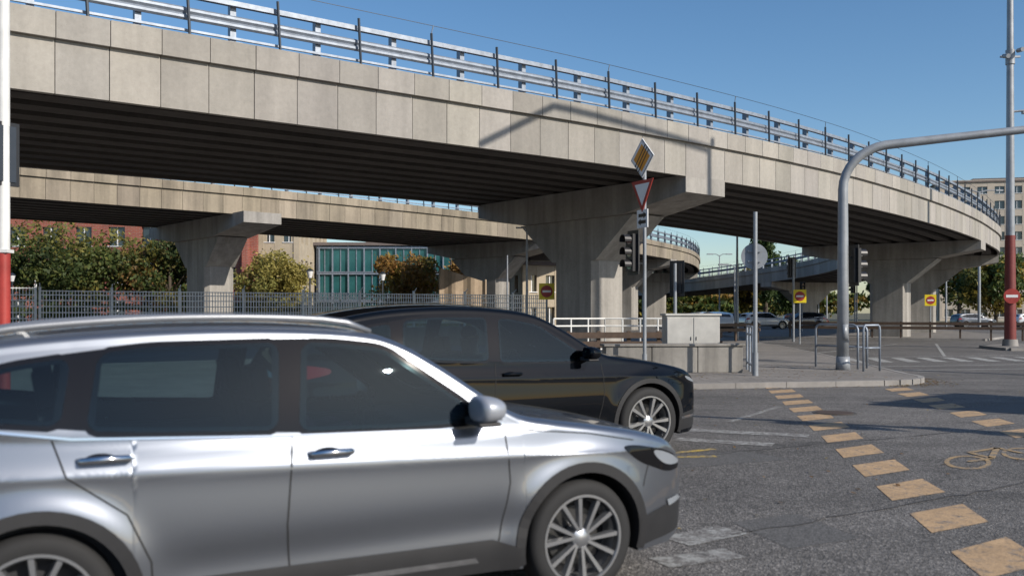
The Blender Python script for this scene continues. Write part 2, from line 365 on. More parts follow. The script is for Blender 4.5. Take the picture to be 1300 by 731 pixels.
# ------------------------------------------------------------------ viaducts
def viaduct(name, ctrl, W, fh, cope, mats, girders, piers, rail=True, capl=None, seed=1, hy=1.1):
    rg = random.Random(seed); rt = root(name)
    d = catmull(ctrl, 30); seg_ = np.linalg.norm(np.diff(d[:, :2], axis=0), axis=1); S = np.concatenate([[0], np.cumsum(seg_)])
    tot = S[-1]; N = int(tot)
    def at(s):
        s = min(max(s, 0), tot - .01)
        p = np.array([np.interp(s, S, d[:, k]) for k in range(3)]); q = np.array([np.interp(s + .3, S, d[:, k]) for k in range(3)]); r = np.array([np.interp(s - .3, S, d[:, k]) for k in range(3)])
        t = (q - r)[:2]; t /= np.linalg.norm(t); return p, t, np.array([-t[1], t[0]])
    FR = [at(i) for i in range(N + 1)]
    def pt(f, o, z): p, t, n = f; return (p[0] + n[0] * o, p[1] + n[1] * o, p[2] + z)
    def sweep(mb, prof, mi=0, step=1):
        fr = FR[::step]; k = len(prof); vs = [pt(f, o, z) for f in fr for o, z in prof]; fs = []
        for i in range(len(fr) - 1):
            for j in range(k): fs.append((i * k + j, (i + 1) * k + j, (i + 1) * k + (j + 1) % k, i * k + (j + 1) % k))
        fs += [tuple(range(k)), tuple(range((len(fr) - 1) * k, len(fr) * k))[::-1]]
        mb.add(vs, fs, mi)
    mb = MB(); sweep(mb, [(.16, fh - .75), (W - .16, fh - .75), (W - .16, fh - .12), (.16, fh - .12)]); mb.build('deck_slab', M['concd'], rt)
    mb = MB(); sp = (W - .6) / girders
    for g in range(girders):
        c = .3 + sp * (g + .5); hw = sp * .27
        sweep(mb, [(c - hw, .06), (c + hw, .06), (c + hw, .2), (c + hw * .55, .3), (c + hw * .55, fh - .76), (c - hw * .55, fh - .76), (c - hw * .55, .3), (c - hw, .2)])
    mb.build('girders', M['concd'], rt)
    mb = MB()
    for side in (0, 1):
        for i in range(N):
            a = at(i + .008); b = at(i + .992)
            def o_(x): return x if side == 0 else W - x
            col = rg.uniform(.76, 1.0) * (rg.choice([1, 1, 1, .92])); c = (col, col * rg.uniform(.985, 1), col * rg.uniform(.95, 1))
            dz = rg.uniform(-.005, .005)
            for (oa, ob, z0, z1) in ((.0 + dz, .15, 0, fh - cope - .004), (-.11 + dz, .15, fh - cope, fh)):
                p = [pt(a, o_(oa), z0), pt(b, o_(oa), z0), pt(b, o_(ob), z0), pt(a, o_(ob), z0), pt(a, o_(oa), z1), pt(b, o_(oa), z1), pt(b, o_(ob), z1), pt(a, o_(ob), z1)]
                mb.hexa(p, 0, c)
    mb.build('fascia_panels', mats, rt)
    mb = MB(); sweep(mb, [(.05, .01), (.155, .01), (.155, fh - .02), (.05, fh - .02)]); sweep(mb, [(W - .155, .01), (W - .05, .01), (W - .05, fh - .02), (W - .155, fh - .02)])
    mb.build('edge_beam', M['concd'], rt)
    mb = MB()
    for k, (px, py) in enumerate(piers):
        s = min(np.arange(0, tot, .5), key=lambda q: np.hypot(*(at(q)[0][:2] - np.array([px, py]))))
        p, t, n = at(s); zb = p[2] + .055; cl = (capl[k] if capl else W / 2)
        ctr = p[:2] + n * (W / 2)
        for (poly, hw) in ((([(-cl, zb - .012), (-cl, zb - .55), (-2.6, zb - 1.02), (2.6, zb - 1.02), (cl, zb - .55), (cl, zb - .012)]), 1.0),
                           (([(-2.9, zb - 1.03), (-hy - .02, zb - 2.5), (hy + .02, zb - 2.5), (2.9, zb - 1.03)]), .8)):
            vs = [(ctr[0] + n[0] * o + t[0] * q, ctr[1] + n[1] * o + t[1] * q, z) for q in (-hw, hw) for o, z in poly]
            m = len(poly); mb.add(vs, [tuple(range(m)), tuple(range(m, 2 * m))[::-1]] + [(i, i + m, (i + 1) % m + m, (i + 1) % m) for i in range(m)])
        ang = math.atan2(t[1], t[0])
        ch = .2; hx = .8
        pl = [(-hx + ch, -hy), (hx - ch, -hy), (hx, -hy + ch), (hx, hy - ch), (hx - ch, hy), (-hx + ch, hy), (-hx, hy - ch), (-hx, -hy + ch)]
        pw = [(ctr[0] + math.cos(ang) * x - math.sin(ang) * y, ctr[1] + math.sin(ang) * x + math.cos(ang) * y) for x, y in pl]
        mb.prism(pw, -.02, zb - 2.49)
    mb.build('piers', M['concp'], rt)
    if rail:
        mb = MB()
        for side in (0, 1):
            def o_(x): return x if side == 0 else W - x
            o = o_(.14); sg = 1 if side == 0 else -1
            wb_ = [(-.00, .36), (-.045, .40), (-.045, .45), (.0, .50), (-.045, .55), (-.045, .60), (.0, .64)]
            pr = [(o + sg * a, fh + b) for a, b in wb_] + [(o + sg * (a + .012), fh + b) for a, b in wb_[::-1]]
            sweep(mb, pr, 0)
            for zc, hh, ww in ((.14, .05, .03), (.90, .11, .06)):
                sweep(mb, [(o - ww, fh + zc - hh / 2), (o + ww, fh + zc - hh / 2), (o + ww, fh + zc + hh / 2), (o - ww, fh + zc + hh / 2)], 0)
            o = o_(.0); sweep(mb, [(o - .006, fh + 1.30), (o + .006, fh + 1.30), (o + .006, fh + 1.312), (o - .006, fh + 1.312)], 1, 1)
            for i in range(0, int(N / 2)):
                f = at(i * 2 + .6); q = pt(f, o_(.3), fh + .49); mb.box(q, (.13, .17, .98), math.atan2(f[1][1], f[1][0]), 0)
                q = pt(f, o_(.14), fh + .02); mb.box(q, (.28, .28, .035), math.atan2(f[1][1], f[1][0]), 0)
                f = at(i * 2 + 1.6); a = pt(f, o_(.0), fh - .05); b = pt(f, o_(-.02), fh + 1.10)
                b = (b[0] - f[1][0] * .07, b[1] - f[1][1] * .07, b[2]); mb.cyl(a, b, .035, .035, 6, 1)
                if i % 3 == 0: c_ = pt(f, o_(0), fh + 1.31); mb.cyl(b, c_, .012, .012, 5, 1)
        mb.build('guard_rail', [M['galv'], M['poledark']], rt)
    return rt
Z1 = 5.92
c1 = [(-42, -6.5, Z1), (-26, 5.6, Z1), (-9.6, 17.35, Z1), (-1, 23.5, Z1), (3.5, 26.9, Z1), (9.8, 32.3, Z1), (15.4, 38.0, Z1), (22.7, 46.8, Z1), (30, 57, Z1), (36, 67, Z1 - .05), (40, 79, Z1 - .2), (41, 92, Z1 - .5), (38.5, 105, Z1 - .9), (32, 118, Z1 - 1.5), (20, 131, Z1 - 2.3), (3, 141, Z1 - 3.3)]
viaduct('viaduct', c1, 10.6, 1.6, .53, M['conc'], 9, [(-19.5, 10.4), (6.2, 29.3), (28.6, 54.9), (36.2, 68), (38.5, 105)])
Z2 = 6.52
c2 = [(-58, 5, Z2), (-38, 22.5, Z2), (-21.2, 38.3, Z2), (-10.4, 48, Z2), (-1, 58, Z2), (5.5, 67, Z2), (12, 78, Z2), (18, 91, Z2), (21.5, 104, Z2 - .2), (22, 112, Z2 - .3)]
viaduct('viaduct', c2, 10.0, 1.35, .4, M['conc2'], 8, [(-38, 22.5), (-13.3, 45.4), (2.5, 62.6), (15, 84), (21.8, 108)], True, [5, 6.2, 5, 5, 5], 5, 1.35)

# ------------------------------------------------------------------ trees
def tree(name, loc, h, rx, rz_, zc, cols, ncl=26, nl=5000, ls=.16, seed=0, trunk=True, ry=None, dens=.33, uniform=False):
    rg = np.random.default_rng(seed); ry = ry or rx
    rt = root(name, loc)
    cl = []
    while len(cl) < ncl:
        p = rg.uniform(-1, 1, 3); q = np.linalg.norm(p)
        if .25 < q < 1: cl.append(p * (.78 if not uniform else .85 / max(q, .5) * q))
    cl = np.array(cl) * np.array([rx, ry, rz_]) + np.array([0, 0, zc])
    cr = rg.uniform(.55, 1.15, ncl) * dens
    if trunk:
        mb = MB(); tr = max(.1, h * .022)
        lean = rg.uniform(-.15, .15, 2); top = (lean[0] * 2, lean[1] * 2, zc + rz_ * .3)
        mb.tube([(0, 0, -.1), (lean[0] * .4, lean[1] * .4, zc * .35), (lean[0], lean[1], zc * .75), top], [tr * 1.25, tr, tr * .8, tr * .35], 8)
        for i in range(min(ncl, 16)):
            a = np.array([lean[0], lean[1], zc - rz_ * rg.uniform(.3, .9)]); a[2] = max(a[2], zc * .35); b = cl[i]
            mid = (a + b) / 2 + np.array([0, 0, rz_ * .08]); mb.tube([tuple(a), tuple(mid), tuple(b)], [tr * .45, tr * .28, tr * .1], 5)
        mb.build('trunk_and_limbs', M['bark'], rt, smooth=True)
    idx = rg.integers(0, ncl, nl); g = rg.normal(0, 1, (nl, 3)); g /= np.maximum(np.linalg.norm(g, axis=1, keepdims=True), .01); g *= rg.uniform(.2, 1, (nl, 1)) ** .5
    pos = cl[idx] + g * cr[idx][:, None] * np.array([rx, ry, rz_]) * 1.15
    stray = rg.random(nl) < .08; pos[stray] += rg.normal(0, .12, (stray.sum(), 3)) * min(rx, 5)
    u = rg.normal(0, 1, (nl, 3)); u /= np.linalg.norm(u, axis=1, keepdims=True); v = np.cross(u, rg.normal(0, 1, (nl, 3))); v /= np.linalg.norm(v, axis=1, keepdims=True)
    s = ls * rg.uniform(.6, 1.3, (nl, 1)); u *= s; v *= s * .7
    pos[:, 2] = np.maximum(pos[:, 2], .1)
    V = np.stack([pos - u, pos - v * .8, pos + u, pos + v * .8], 1).reshape(-1, 3)
    me = bpy.data.meshes.new('foliage'); me.vertices.add(nl * 4); me.vertices.foreach_set('co', V.ravel())
    me.loops.add(nl * 4); me.loops.foreach_set('vertex_index', np.arange(nl * 4)); me.polygons.add(nl)
    me.polygons.foreach_set('loop_start', np.arange(0, nl * 4, 4)); me.polygons.foreach_set('loop_total', np.full(nl, 4)); me.update(calc_edges=True)
    C = np.array(cols); cc = C[rg.integers(0, len(C), ncl)]; lc = cc[idx] * .65 + C[rg.integers(0, len(C), nl)] * .35; lc *= rg.uniform(.65, 1.25, (nl, 1))
    col = np.ones((nl, 4, 4)); col[:, :, :3] = lc[:, None, :]
    at = me.color_attributes.new('Col', 'FLOAT_COLOR', 'CORNER'); at.data.foreach_set('color', col.ravel())
    me.materials.append(M['leaf']); o = bpy.data.objects.new('foliage', me); scene.collection.objects.link(o); o.parent = rt
    return rt
GR = [(.06, .10, .025), (.085, .13, .03), (.045, .075, .02)]
YE = [(.36, .25, .04), (.26, .21, .04), (.16, .16, .04)]
OR = [(.34, .16, .04), (.26, .13, .03), (.30, .21, .05)]
MX = [(.14, .17, .04), (.32, .25, .05), (.10, .13, .03), (.34, .19, .04)]
MG = [(.10, .13, .03), (.22, .19, .04), (.06, .09, .022), (.08, .11, .03), (.05, .075, .02)]
tree('autumn_tree', (-31.5, 64, 0), 8, 4.8, 3.2, 4.8, MG, 38, 12000, .17, 1)
tree('autumn_tree', (-24.5, 65, 0), 7, 4.0, 3.0, 4.4, MG + [(.26, .14, .04)], 32, 9000, .17, 2)
tree('autumn_tree', (-41, 66, 0), 8, 4.6, 2.9, 4.6, MG, 30, 7000, .2, 3)
tree('globe_tree', (-20.2, 77, 0), 6, 3.5, 2.9, 3.9, [(.34, .29, .07), (.26, .26, .07), (.38, .30, .08)], 80, 16000, .13, 4, dens=.27, uniform=True)
tree('autumn_tree', (-8.8, 75, 0), 6.5, 3.4, 2.8, 4.2, YE + OR, 30, 7500, .16, 5)
tree('autumn_tree', (-4.3, 80, 0), 6.5, 2.6, 2.6, 4.0, OR, 22, 4000, .17, 6)
tree('poplar_tree', (35.0, 125, 0), 14, 2.6, 6.0, 7.6, GR, 34, 8000, .26, 7)
tree('deciduous_tree', (39.5, 128, 0), 10, 3.4, 4.4, 5.6, GR, 28, 6000, .26, 8)
tree('autumn_tree', (30.5, 118, 0), 8, 2.4, 3.4, 4.6, YE, 24, 4500, .24, 9)
tree('autumn_tree', (72, 120, 0), 11, 5.5, 5.0, 6.5, YE + GR, 36, 8000, .3, 10)
tree('deciduous_tree', (63, 118, 0), 10, 5.0, 4.2, 5.6, GR + GR + YE, 36, 8000, .3, 11)
tree('autumn_tree', (83, 130, 0), 12, 5.5, 5.5, 7, OR + GR, 36, 8000, .3, 12)
tree('deciduous_tree', (74, 150, 0), 14, 6.5, 6, 8.5, GR + YE, 36, 8000, .36, 13)
tree('deciduous_tree', (55, 130, 0), 8, 4.5, 3.2, 4.5, GR, 30, 6000, .3, 14)
tree('reflection_trees', (20, 175, 0), 9, 62, 4.0, 3.6, GR + MX, 200, 24000, .55, 15, trunk=False, ry=6, dens=.12)
tree('reflection_trees', (130, 190, 0), 9, 60, 5.5, 4.6, GR + MX + OR, 160, 20000, .6, 16, trunk=False, ry=8, dens=.12)
tree('reflection_trees', (-75, 120, 0), 9, 45, 5.5, 5, GR + MX, 120, 14000, .5, 17, trunk=False, ry=6, dens=.12)
tree('reflection_trees', (0, -62, 0), 9, 60, 4.5, 4, GR, 160, 14000, .6, 19, trunk=False, ry=6, dens=.12)  # unseen tree row behind the camera, added to reflect in the cars
tree('hedge', (-20, 58.5, 0), 2, 22, 1.4, 1.2, MG, 190, 18000, .12, 18, trunk=False, ry=1, dens=.08)

# ------------------------------------------------------------------ buildings
def building(name, x0, y0, wd, dp, H, fl, bays, wall, glass, rz=0, pier=.32, roofm=None, sp=.42, trim=None):
    rt = root(name, (x0, y0, 0), rz)
    mb = MB(); mb.box((wd / 2, dp / 2, H / 2), (wd - .3, dp - .3, H - .3)); mb.build('window_panes', glass, rt)
    mb = MB(); fh = H / fl; bw = wd / bays
    for (ax, ln, nb) in ((0, wd, bays), (1, dp, max(2, int(dp / bw)))):
        bb = ln / nb
        for sd_ in (0, 1):
            def put(u, z, du, dz, pr):
                if ax == 0: mb.box((u, (0 if sd_ == 0 else dp) + (pr if sd_ == 0 else -pr), z), (du, .5, dz), col=rnd.uniform(.9, 1))
                else: mb.box(((0 if sd_ == 0 else wd) + (pr if sd_ == 0 else -pr), u, z), (.5, du, dz), col=rnd.uniform(.9, 1))
            for i in range(nb + 1): put(min(max(i * bb, .25), ln - .25), H / 2, bb * pier, H, .15 if ax == 0 else .156)
            for f in range(fl + 1): put(ln / 2, min(max(f * fh, .2), H - .2), ln - .1, fh * sp, .17 if ax == 0 else .176)
    mb.build('walls', wall, rt)
    mb = MB()
    for i in range(bays):
        for f in range(fl):
            cx = (i + .5) * bw; cz = (f + .5) * fh
            mb.box((cx, .1, cz), (.07, .08, fh * (1 - sp))); mb.box((cx, -.06, cz - fh * (1 - sp) / 2 + .03), (bw * (1 - pier) + .1, .2, .07))
    mb.build('window_frames', trim or M['wht'], rt)
    mb = MB(); mb.box((wd / 2, dp / 2, H + .14), (wd + .6, dp + .6, .3)); mb.box((wd / 2, dp / 2, H + .7), (wd * .6, dp * .6, .85)); mb.build('roof', roofm or M['roof'], rt)
building('brick_building', -72, 84, 40, 14, 10.5, 3, 13, M['brick'], M['bglass'], 0, .5, trim=M['wht'])
building('brick_building', -31, 82, 7.2, 12, 10.5, 3, 2, M['brick'], M['bglass'], 0, .55)
building('plaster_building', -23.4, 84, 3.6, 12, 11, 3, 2, M['plaster'], M['bglass'], 0, .45)
building('glass_building', -19.4, 90, 22, 14, 8.3, 3, 14, M['galv'], M['tealglass'], 0, .07, sp=.08, trim=M['galv'])
building('reflection_block', 84, 178, 34, 14, 27, 9, 11, M['panel'], M['bglass'], R_(-12), .42, sp=.45)
building('reflection_block', 120, 176, 40, 14, 25, 8, 13, M['panel2'], M['bglass'], R_(-6), .42, sp=.45)
building('site_office', .8, 68, 4.4, 4, 5.2, 2, 3, M['plaster'], M['bglass'], R_(20), .5)
building('reflection_block', -40, -95, 60, 14, 16, 5, 18, M['panel'], M['bglass'], 0, .42, sp=.45)  # unseen block behind the camera, added for reflections in car glass and paint
mb = MB()
for i in range(12):
    x0, x1 = -4.9 + i * .26, -4.9 + (i + 1) * .26; y0, y1 = 62 + .12 * math.sin(i * 1.3), 62 + .12 * math.sin((i + 1) * 1.3)
    mb.add([(x0, y0, 0.9), (x1, y1, .9), (x1, y1, 4.6 - .08 * i), (x0, y0, 4.6 - .08 * (i - 1))], [(0, 1, 2, 3)])
mb.cyl((-4.95, 62, 0), (-4.95, 62, 4.8), .06); mb.cyl((-1.8, 62, 0), (-1.8, 62, 3.9), .06)
mb.build('tarpaulin_screen', M['tarp'], smooth=True)

# ------------------------------------------------------------------ fences, walls, rails
def fence(name, a, b, z0, z1, wallz, sp=.11, post=2.5):
    rt = root(name); a = Vector(a); b = Vector(b); ln = (b - a).length; d = (b - a) / ln; ang = math.atan2(d.y, d.x)
    mb = MB(); c = (a + b) / 2; mb.box((c.x, c.y, wallz / 2), (ln, .3, wallz), ang); mb.box((c.x, c.y, wallz + .04), (ln, .38, .078), ang); mb.build('plinth_wall', M['concw'], rt)
    mb = MB(); n = int(ln / sp)
    for i in range(n):
        p = a + d * (i * sp)
        k = int(i * sp / post) % 5
        if k == 4: mb.box((p.x, p.y, (z0 + z1) / 2), (.06, .03, z1 - z0), ang)
        else: mb.box((p.x, p.y, (z0 + z1) / 2), (.03, .03, z1 - z0 - .04), ang)
    for z in (z0 + .08, z0 + .3, z0 + .53, z0 + .76, z0 + .99, z0 + 1.2, z1 - .05):
        mb.box((c.x, c.y, z), (ln, .04, .035), ang)
    for i in range(int(ln / post) + 1):
        p = a + d * (i * post); mb.box((p.x, p.y, (wallz + z1) / 2 + .05), (.09, .09, z1 - wallz + .1), ang)
        mb.cyl((p.x, p.y, z1 + .02), (p.x - d.y * -.35, p.y - d.x * .35, z1 + .22), .02, .02, 6)
    mb.build('bars', M['polew'], rt)
fence('metal_fence', (-36, 25.5), (-18, 34.3), 1.1, 2.6, .98)
fence('metal_fence', (-17.9, 34.35), (1.7, 44), 1.1, 2.5, .9)
def railing(name, pts, h, mids, r=.025, mat=None, post=1.5, z0=.12):
    mb = MB()
    for a, b in zip(pts[:-1], pts[1:]):
        a = Vector(a); b = Vector(b); ln = (b - a).length; k = max(1, round(ln / post))
        for z in [h] + mids: mb.cyl((a.x, a.y, z0 + z), (b.x, b.y, z0 + z), r, r, 8)
        for i in range(k + 1): p = a.lerp(b, i / k); mb.cyl((p.x, p.y, z0 - .02), (p.x, p.y, z0 + h), r, r, 8)
    return mb.build(name, mat or M['galv'], autos=True)
railing('pedestrian_railing', [(1.4, 30.5), (3.2, 31.2), (5.6, 31.0)], 1.3, [.25, 1.05], .03, M['polew'], .6)
railing('pedestrian_railing', [(5.95, 22.4), (6.2, 23.9)], 1.15, [.2, .95], .03, M['galv'], 1)
def hoop(name, a, b, h, r=.03):
    a = Vector(a); b = Vector(b); d = b - a
    pts = [(a.x, a.y, .1), (a.x, a.y, h - .12), (a.x + d.x * .03, a.y + d.y * .03, h - .04), (a.x + d.x * .1, a.y + d.y * .1, h), (b.x - d.x * .1, b.y - d.y * .1, h), (b.x - d.x * .03, b.y - d.y * .03, h - .04), (b.x, b.y, h - .12), (b.x, b.y, .1)]
    mb = MB(); mb.tube(pts, r, 8); mb.cyl((a.x, a.y, h * .55), (b.x, b.y, h * .55), r * .8, r * .8, 8); mb.build(name, M['galv'], smooth=True)
hoop('hoop_barrier', (8.45, 25.2), (9.2, 24.1), 1.3); hoop('hoop_barrier', (9.0, 23.2), (9.5, 23.4), 1.3); hoop('hoop_barrier', (8.95, 24.9), (9.6, 24.5), 1.25)
def beamrail(name, c, ln, ang, n):
    rt = root(name, (c[0], c[1], 0), R_(ang)); mb = MB()
    for z in (.72, .98): mb.box((0, 0, z), (ln, .06, .17))
    for i in range(n): mb.box((-ln / 2 + .1 + i * (ln - .2) / (n - 1), .09, .55), (.1, .1, 1.1))
    mb.build('beams_and_posts', M['rust'], rt)
beamrail('beam_barrier', (3.8, 26), 4.6, 6, 6); beamrail('beam_barrier', (23.3, 54.3), 13, -24, 9); beamrail('beam_barrier', (10.5, 47), 6, 25, 5)
rt = root('low_concrete_wall', (4.05, 22.9, .12), R_(5)); mb = MB()
for i in range(3): mb.box((-1.17 + i * 1.17, 0, .33), (1.155, .5, .66))
mb.box((0, 0, .69), (3.6, .58, .06)); mb.build('blocks', M['concw'], rt, bevel=.015)
def cabinet(name, loc, w_, d_, h, rz):
    rt = root(name, loc, rz); mb = MB(); mb.box((0, 0, .08), (w_ * .96, d_ * .92, .16), mi=1); mb.box((0, 0, h / 2 + .08), (w_, d_, h - .16)); mb.box((0, 0, h + .03), (w_ + .08, d_ + .08, .06))
    for x in (-w_ / 4, w_ / 4):
        mb.box((x, -d_ / 2 - .008, h / 2 + .1), (w_ / 2 - .02, .018, h - .3)); mb.box((x * .2, -d_ / 2 - .025, h / 2 + .1), (.02, .02, .1), mi=1)
    mb.build('casing', [M['cab'], M['blk']], rt, bevel=.01)
cabinet('utility_cabinet', (4.85, 24.6, .12), 1.45, .55, 1.42, R_(4))

# ------------------------------------------------------------------ signs / lights
FA = R_(207)
def plate(mb, pts, y0, th, mi):
    n = len(pts); mb.add([(x, y0, z) for x, z in pts] + [(x, y0 + th, z) for x, z in pts], [tuple(range(n)), tuple(range(n, 2 * n))[::-1]] + [(i, i + n, (i + 1) % n + n, (i + 1) % n) for i in range(n)], mi)
def circ(r, z=0, n=28, x=0): return [(x + r * math.cos(2 * math.pi * i / n), z + r * math.sin(2 * math.pi * i / n)) for i in range(n)]
def rect(x0, z0, x1, z1): return [(x0, z0), (x1, z0), (x1, z1), (x0, z1)]
SM = lambda: [M['pole'], M['wht'], M['yel'], M['red'], M['blk'], M['org']]
def head(mb, x, y, z, s=1.0, n=3):
    H = .3 * n * s; mb.box((x, y, z), (.3 * s, .2 * s, H), mi=0); mb.box((x, y + .02, z), (.46 * s, .02, H + .18), mi=0)
    for k in range(n):
        zc = z + (n - 1) * .15 * s - k * .3 * s; yf = y - .1 * s
        plate(mb, circ(.105 * s, zc, 18, x), yf - .006, .01, 1 + k)
        for i in range(9):
            t0 = R_(-20 + i * 220 / 9); t1 = R_(-20 + (i + 1) * 220 / 9); r = .125 * s
            q = [(x + r * math.cos(t0), yf, zc + r * math.sin(t0)), (x + r * math.cos(t1), yf, zc + r * math.sin(t1)), (x + r * math.cos(t1), yf - .2 * s, zc + r * math.sin(t1)), (x + r * math.cos(t0), yf - .2 * s, zc + r * math.sin(t0))]
            mb.add(q + [(a, b, c + .008) for a, b, c in q], [(0, 1, 2, 3), (7, 6, 5, 4)], 0)
HM = [M['blk'], simple('red_lens', (.12, .01, .01), .15, 0, 0), simple('amber_lens', (.14, .07, .01), .15, 0, 0), simple('green_lens', (.01, .08, .04), .15, 0, 0), M['galv']]
rt = root('traffic_sign', (3.22, 22.0, .12)); mb = MB(); mb.cyl((0, 0, -.05), (0, 0, 5.6), .045, .045, 12); mb.cyl((0, 0, 0), (0, 0, .5), .06, .06, 12)
mb.build('post', M['pole'], rt, autos=True)
def spin(parent, name, mb, mats, ang, z=0, x=0, y=0):
    o = mb.build(name, mats, parent); o.rotation_euler[2] = ang + R_(90); o.location = (x, y, z); return o
mb = MB(); r = .48; dd = lambda r: [(0, -r), (r, 0), (0, r), (-r, 0)]
plate(mb, dd(r), -.075, .02, 1); plate(mb, dd(r * .93), -.08, .004, 4); plate(mb, dd(r * .90), -.085, .004, 1); plate(mb, dd(r * .70), -.09, .004, 5)
for k in (-.07, 0, .07):
    plate(mb, [(-.22 + k, -.25 - k), (-.20 + k, -.27 - k), (.24 + k, .23 - k), (.22 + k, .25 - k)], -.094, .003, 4)
spin(rt, 'end_of_priority_plate', mb, SM(), FA, 5.25)
mb = MB(); tri = lambda r: [(0, -r), (r * .87, r * .5), (-r * .87, r * .5)]
plate(mb, tri(.52), -.075, .02, 3); plate(mb, tri(.35), -.08, .004, 1)
spin(rt, 'yield_plate', mb, SM(), FA, 4.45)
mb = MB(); plate(mb, rect(-.22, -.22, .22, .22), -.07, .02, 1); plate(mb, rect(-.15, .04, .15, .12), -.075, .004, 4); plate(mb, rect(-.15, -.12, .15, -.04), -.075, .004, 4)
plate(mb, [(.06, .0), (.17, .08), (.06, .16)], -.079, .003, 4); plate(mb, [(-.06, -.16), (-.06, 0), (-.17, -.08)], -.079, .003, 4)
spin(rt, 'direction_plate', mb, SM(), FA, 3.78)
mb = MB(); head(mb, .05, -.05, 0); o = spin(rt, 'signal_head', mb, HM, FA, 2.95, -.28, -.02)
mb = MB(); mb.box((-.12, 0, 3.2), (.3, .04, .04)); mb.box((-.12, 0, 2.7), (.3, .04, .04)); mb.build('brackets', M['blk'], rt)
rt = root('traffic_sign', (5.8, 21.6, .12)); mb = MB(); mb.cyl((0, 0, -.05), (0, 0, 3.9), .05, .05, 12); mb.cyl((0, 0, 0), (0, 0, .55), .07, .07, 12); mb.build('post', M['pole'], rt, autos=True)
mb = MB(); plate(mb, circ(.31), -.0, .02, 0); mb.box((0, -.03, .12), (.3, .03, .04), mi=0); mb.box((0, -.03, -.12), (.3, .03, .04), mi=0)
o = mb.build('round_plate', [M['pole']], rt); o.location = (0, .08, 2.85); o.rotation_euler[2] = R_(-8)
def mast(name, loc, armend, headings, H=5.2):
    rt = root(name, loc); a = Vector(armend); d = Vector((a.x, a.y, 0)); ln = d.length; d.normalize()
    pts = [(0, 0, -.05), (0, 0, H * .5), (0, 0, H - .45)]
    for i in range(1, 9):
        t = R_(i * 10.2); pts.append((d.x * 1.25 * (1 - math.cos(t)), d.y * 1.25 * (1 - math.cos(t)), H - .45 + 1.15 * math.sin(t)))
    z = pts[-1][2]
    pts += [(d.x * ln * f, d.y * ln * f, z + (a.z - z) * ((f * ln - 1.0) / (ln - 1.0))) for f in (.35, .6, .8, 1)]
    mb = MB(); mb.tube(pts, [.15, .14, .125] + [.12] * 8 + [.11, .1, .09, .08], 16); mb.cyl((0, 0, -.02), (0, 0, .35), .19, .17, 16); mb.box((0, -.16, 1.0), (.14, .03, .4))
    mb.build('mast', M['pole'], rt, smooth=True)
    for (x, y, z, an, nn) in headings:
        mb = MB(); head(mb, 0, 0, 0, n=nn); o = spin(rt, 'signal_head', mb, HM, an, z, x, y)
        mb = MB(); mb.box((x * .5, y * .5, z + .2), (abs(x) + .05, .04, .04)) if abs(x) < 1 else mb.box((x, y, z + .55), (.05, .05, .4)); mb.build('bracket', M['blk'], rt)
    return rt
mast('shadow_signal_mast', (8.73, 23.9, .12), (7.5, -1.2, 6.45), [(.33, .05, 2.75, R_(10), 3), (6.6, -1.0, 5.7, FA, 3)])
mast('shadow_signal_mast', (17.2, 4.6, .0), (-6.2, 3.0, 6.3), [(-5.2, 2.5, 5.7, FA, 3), (-3.2, 1.6, 5.7, FA, 3), (.33, 0, 2.7, FA, 3)])  # extra mast outside the frame, added for its shadow streak on the asphalt
def post_signal(loc, an, h=3.4):
    rt = root('traffic_signal', loc); mb = MB(); mb.cyl((0, 0, 0), (0, 0, h), .06, .05, 10); mb.build('post', M['pole'], rt, autos=True)
    mb = MB(); head(mb, .0, -.2, 0); spin(rt, 'signal_head', mb, HM, an, h - .45)
post_signal((14.6, 47, .12), R_(100), 4.3); post_signal((24, 75, .12), R_(-90), 4); post_signal((4.95, 27.5, .12), R_(60), 3.0); post_signal((26.5, 70, .12), R_(200), 4)
def noentry(loc, h, an, s=1.0, board=True):
    rt = root('no_entry_sign', loc); mb = MB(); mb.cyl((0, .0, -.1), (0, 0, h + .4 * s), .04, .04, 10); mb.build('post', M['pole'], rt, autos=True)
    mb = MB()
    if board: plate(mb, rect(-.4 * s, -.42 * s, .4 * s, .42 * s), -.06, .02, 2)
    plate(mb, circ(.31 * s), -.068, .02 if not board else .006, 3); plate(mb, rect(-.22 * s, -.055 * s, .22 * s, .055 * s), -.074, .004, 1)
    spin(rt, 'plate', mb, SM(), an, h)
noentry((1.3, 34, .12), 2.3, R_(-90), .72); noentry((14.8, 46.6, .12), 2.35, R_(-100), .8); noentry((28.4, 61.5, .12), 2.35, R_(-105), .9)
rt = root('lamp_mast', (22.6, 41.1, .12)); mb = MB()
mb.cyl((0, 0, 0), (0, 0, 5.0), .25, .21, 20, mi=1); mb.cyl((0, 0, 5.0), (0, 0, 18.5), .19, .12, 20, mi=0); mb.cyl((0, 0, -.02), (0, 0, .3), .34, .3, 20, mi=2)
mb.tube([(0, 0, 18.3), (.1, -.3, 18.9), (1.2, -1.2, 19.2)], [.08, .07, .05], 8)
mb.box((0, 0, 13.1), (.9, .08, .08)); mb.cyl((-.35, -.1, 13.1), (-.35, -.5, 13.0), .1, .1, 10); mb.cyl((.3, -.1, 13.35), (.3, -.5, 13.3), .1, .1, 10); mb.cyl((0, 0, 12.75), (0, 0, 13.4), .2, .2, 12)
mb.tube([(0, 0, 10.6), (.7, -.1, 10.65), (1.5, -.2, 10.5)], .05, 8); mb.box((.8, -.1, 10.55), (.6, .2, .12))
mb.build('mast', [M['pole'], M['dred'], M['kerb']], rt, autos=True)
mb = MB(); plate(mb, circ(.34), -.3, .02, 3); plate(mb, rect(-.24, -.06, .24, .06), -.307, .004, 1); spin(rt, 'no_entry_plate', mb, SM(), R_(-105), 2.25)
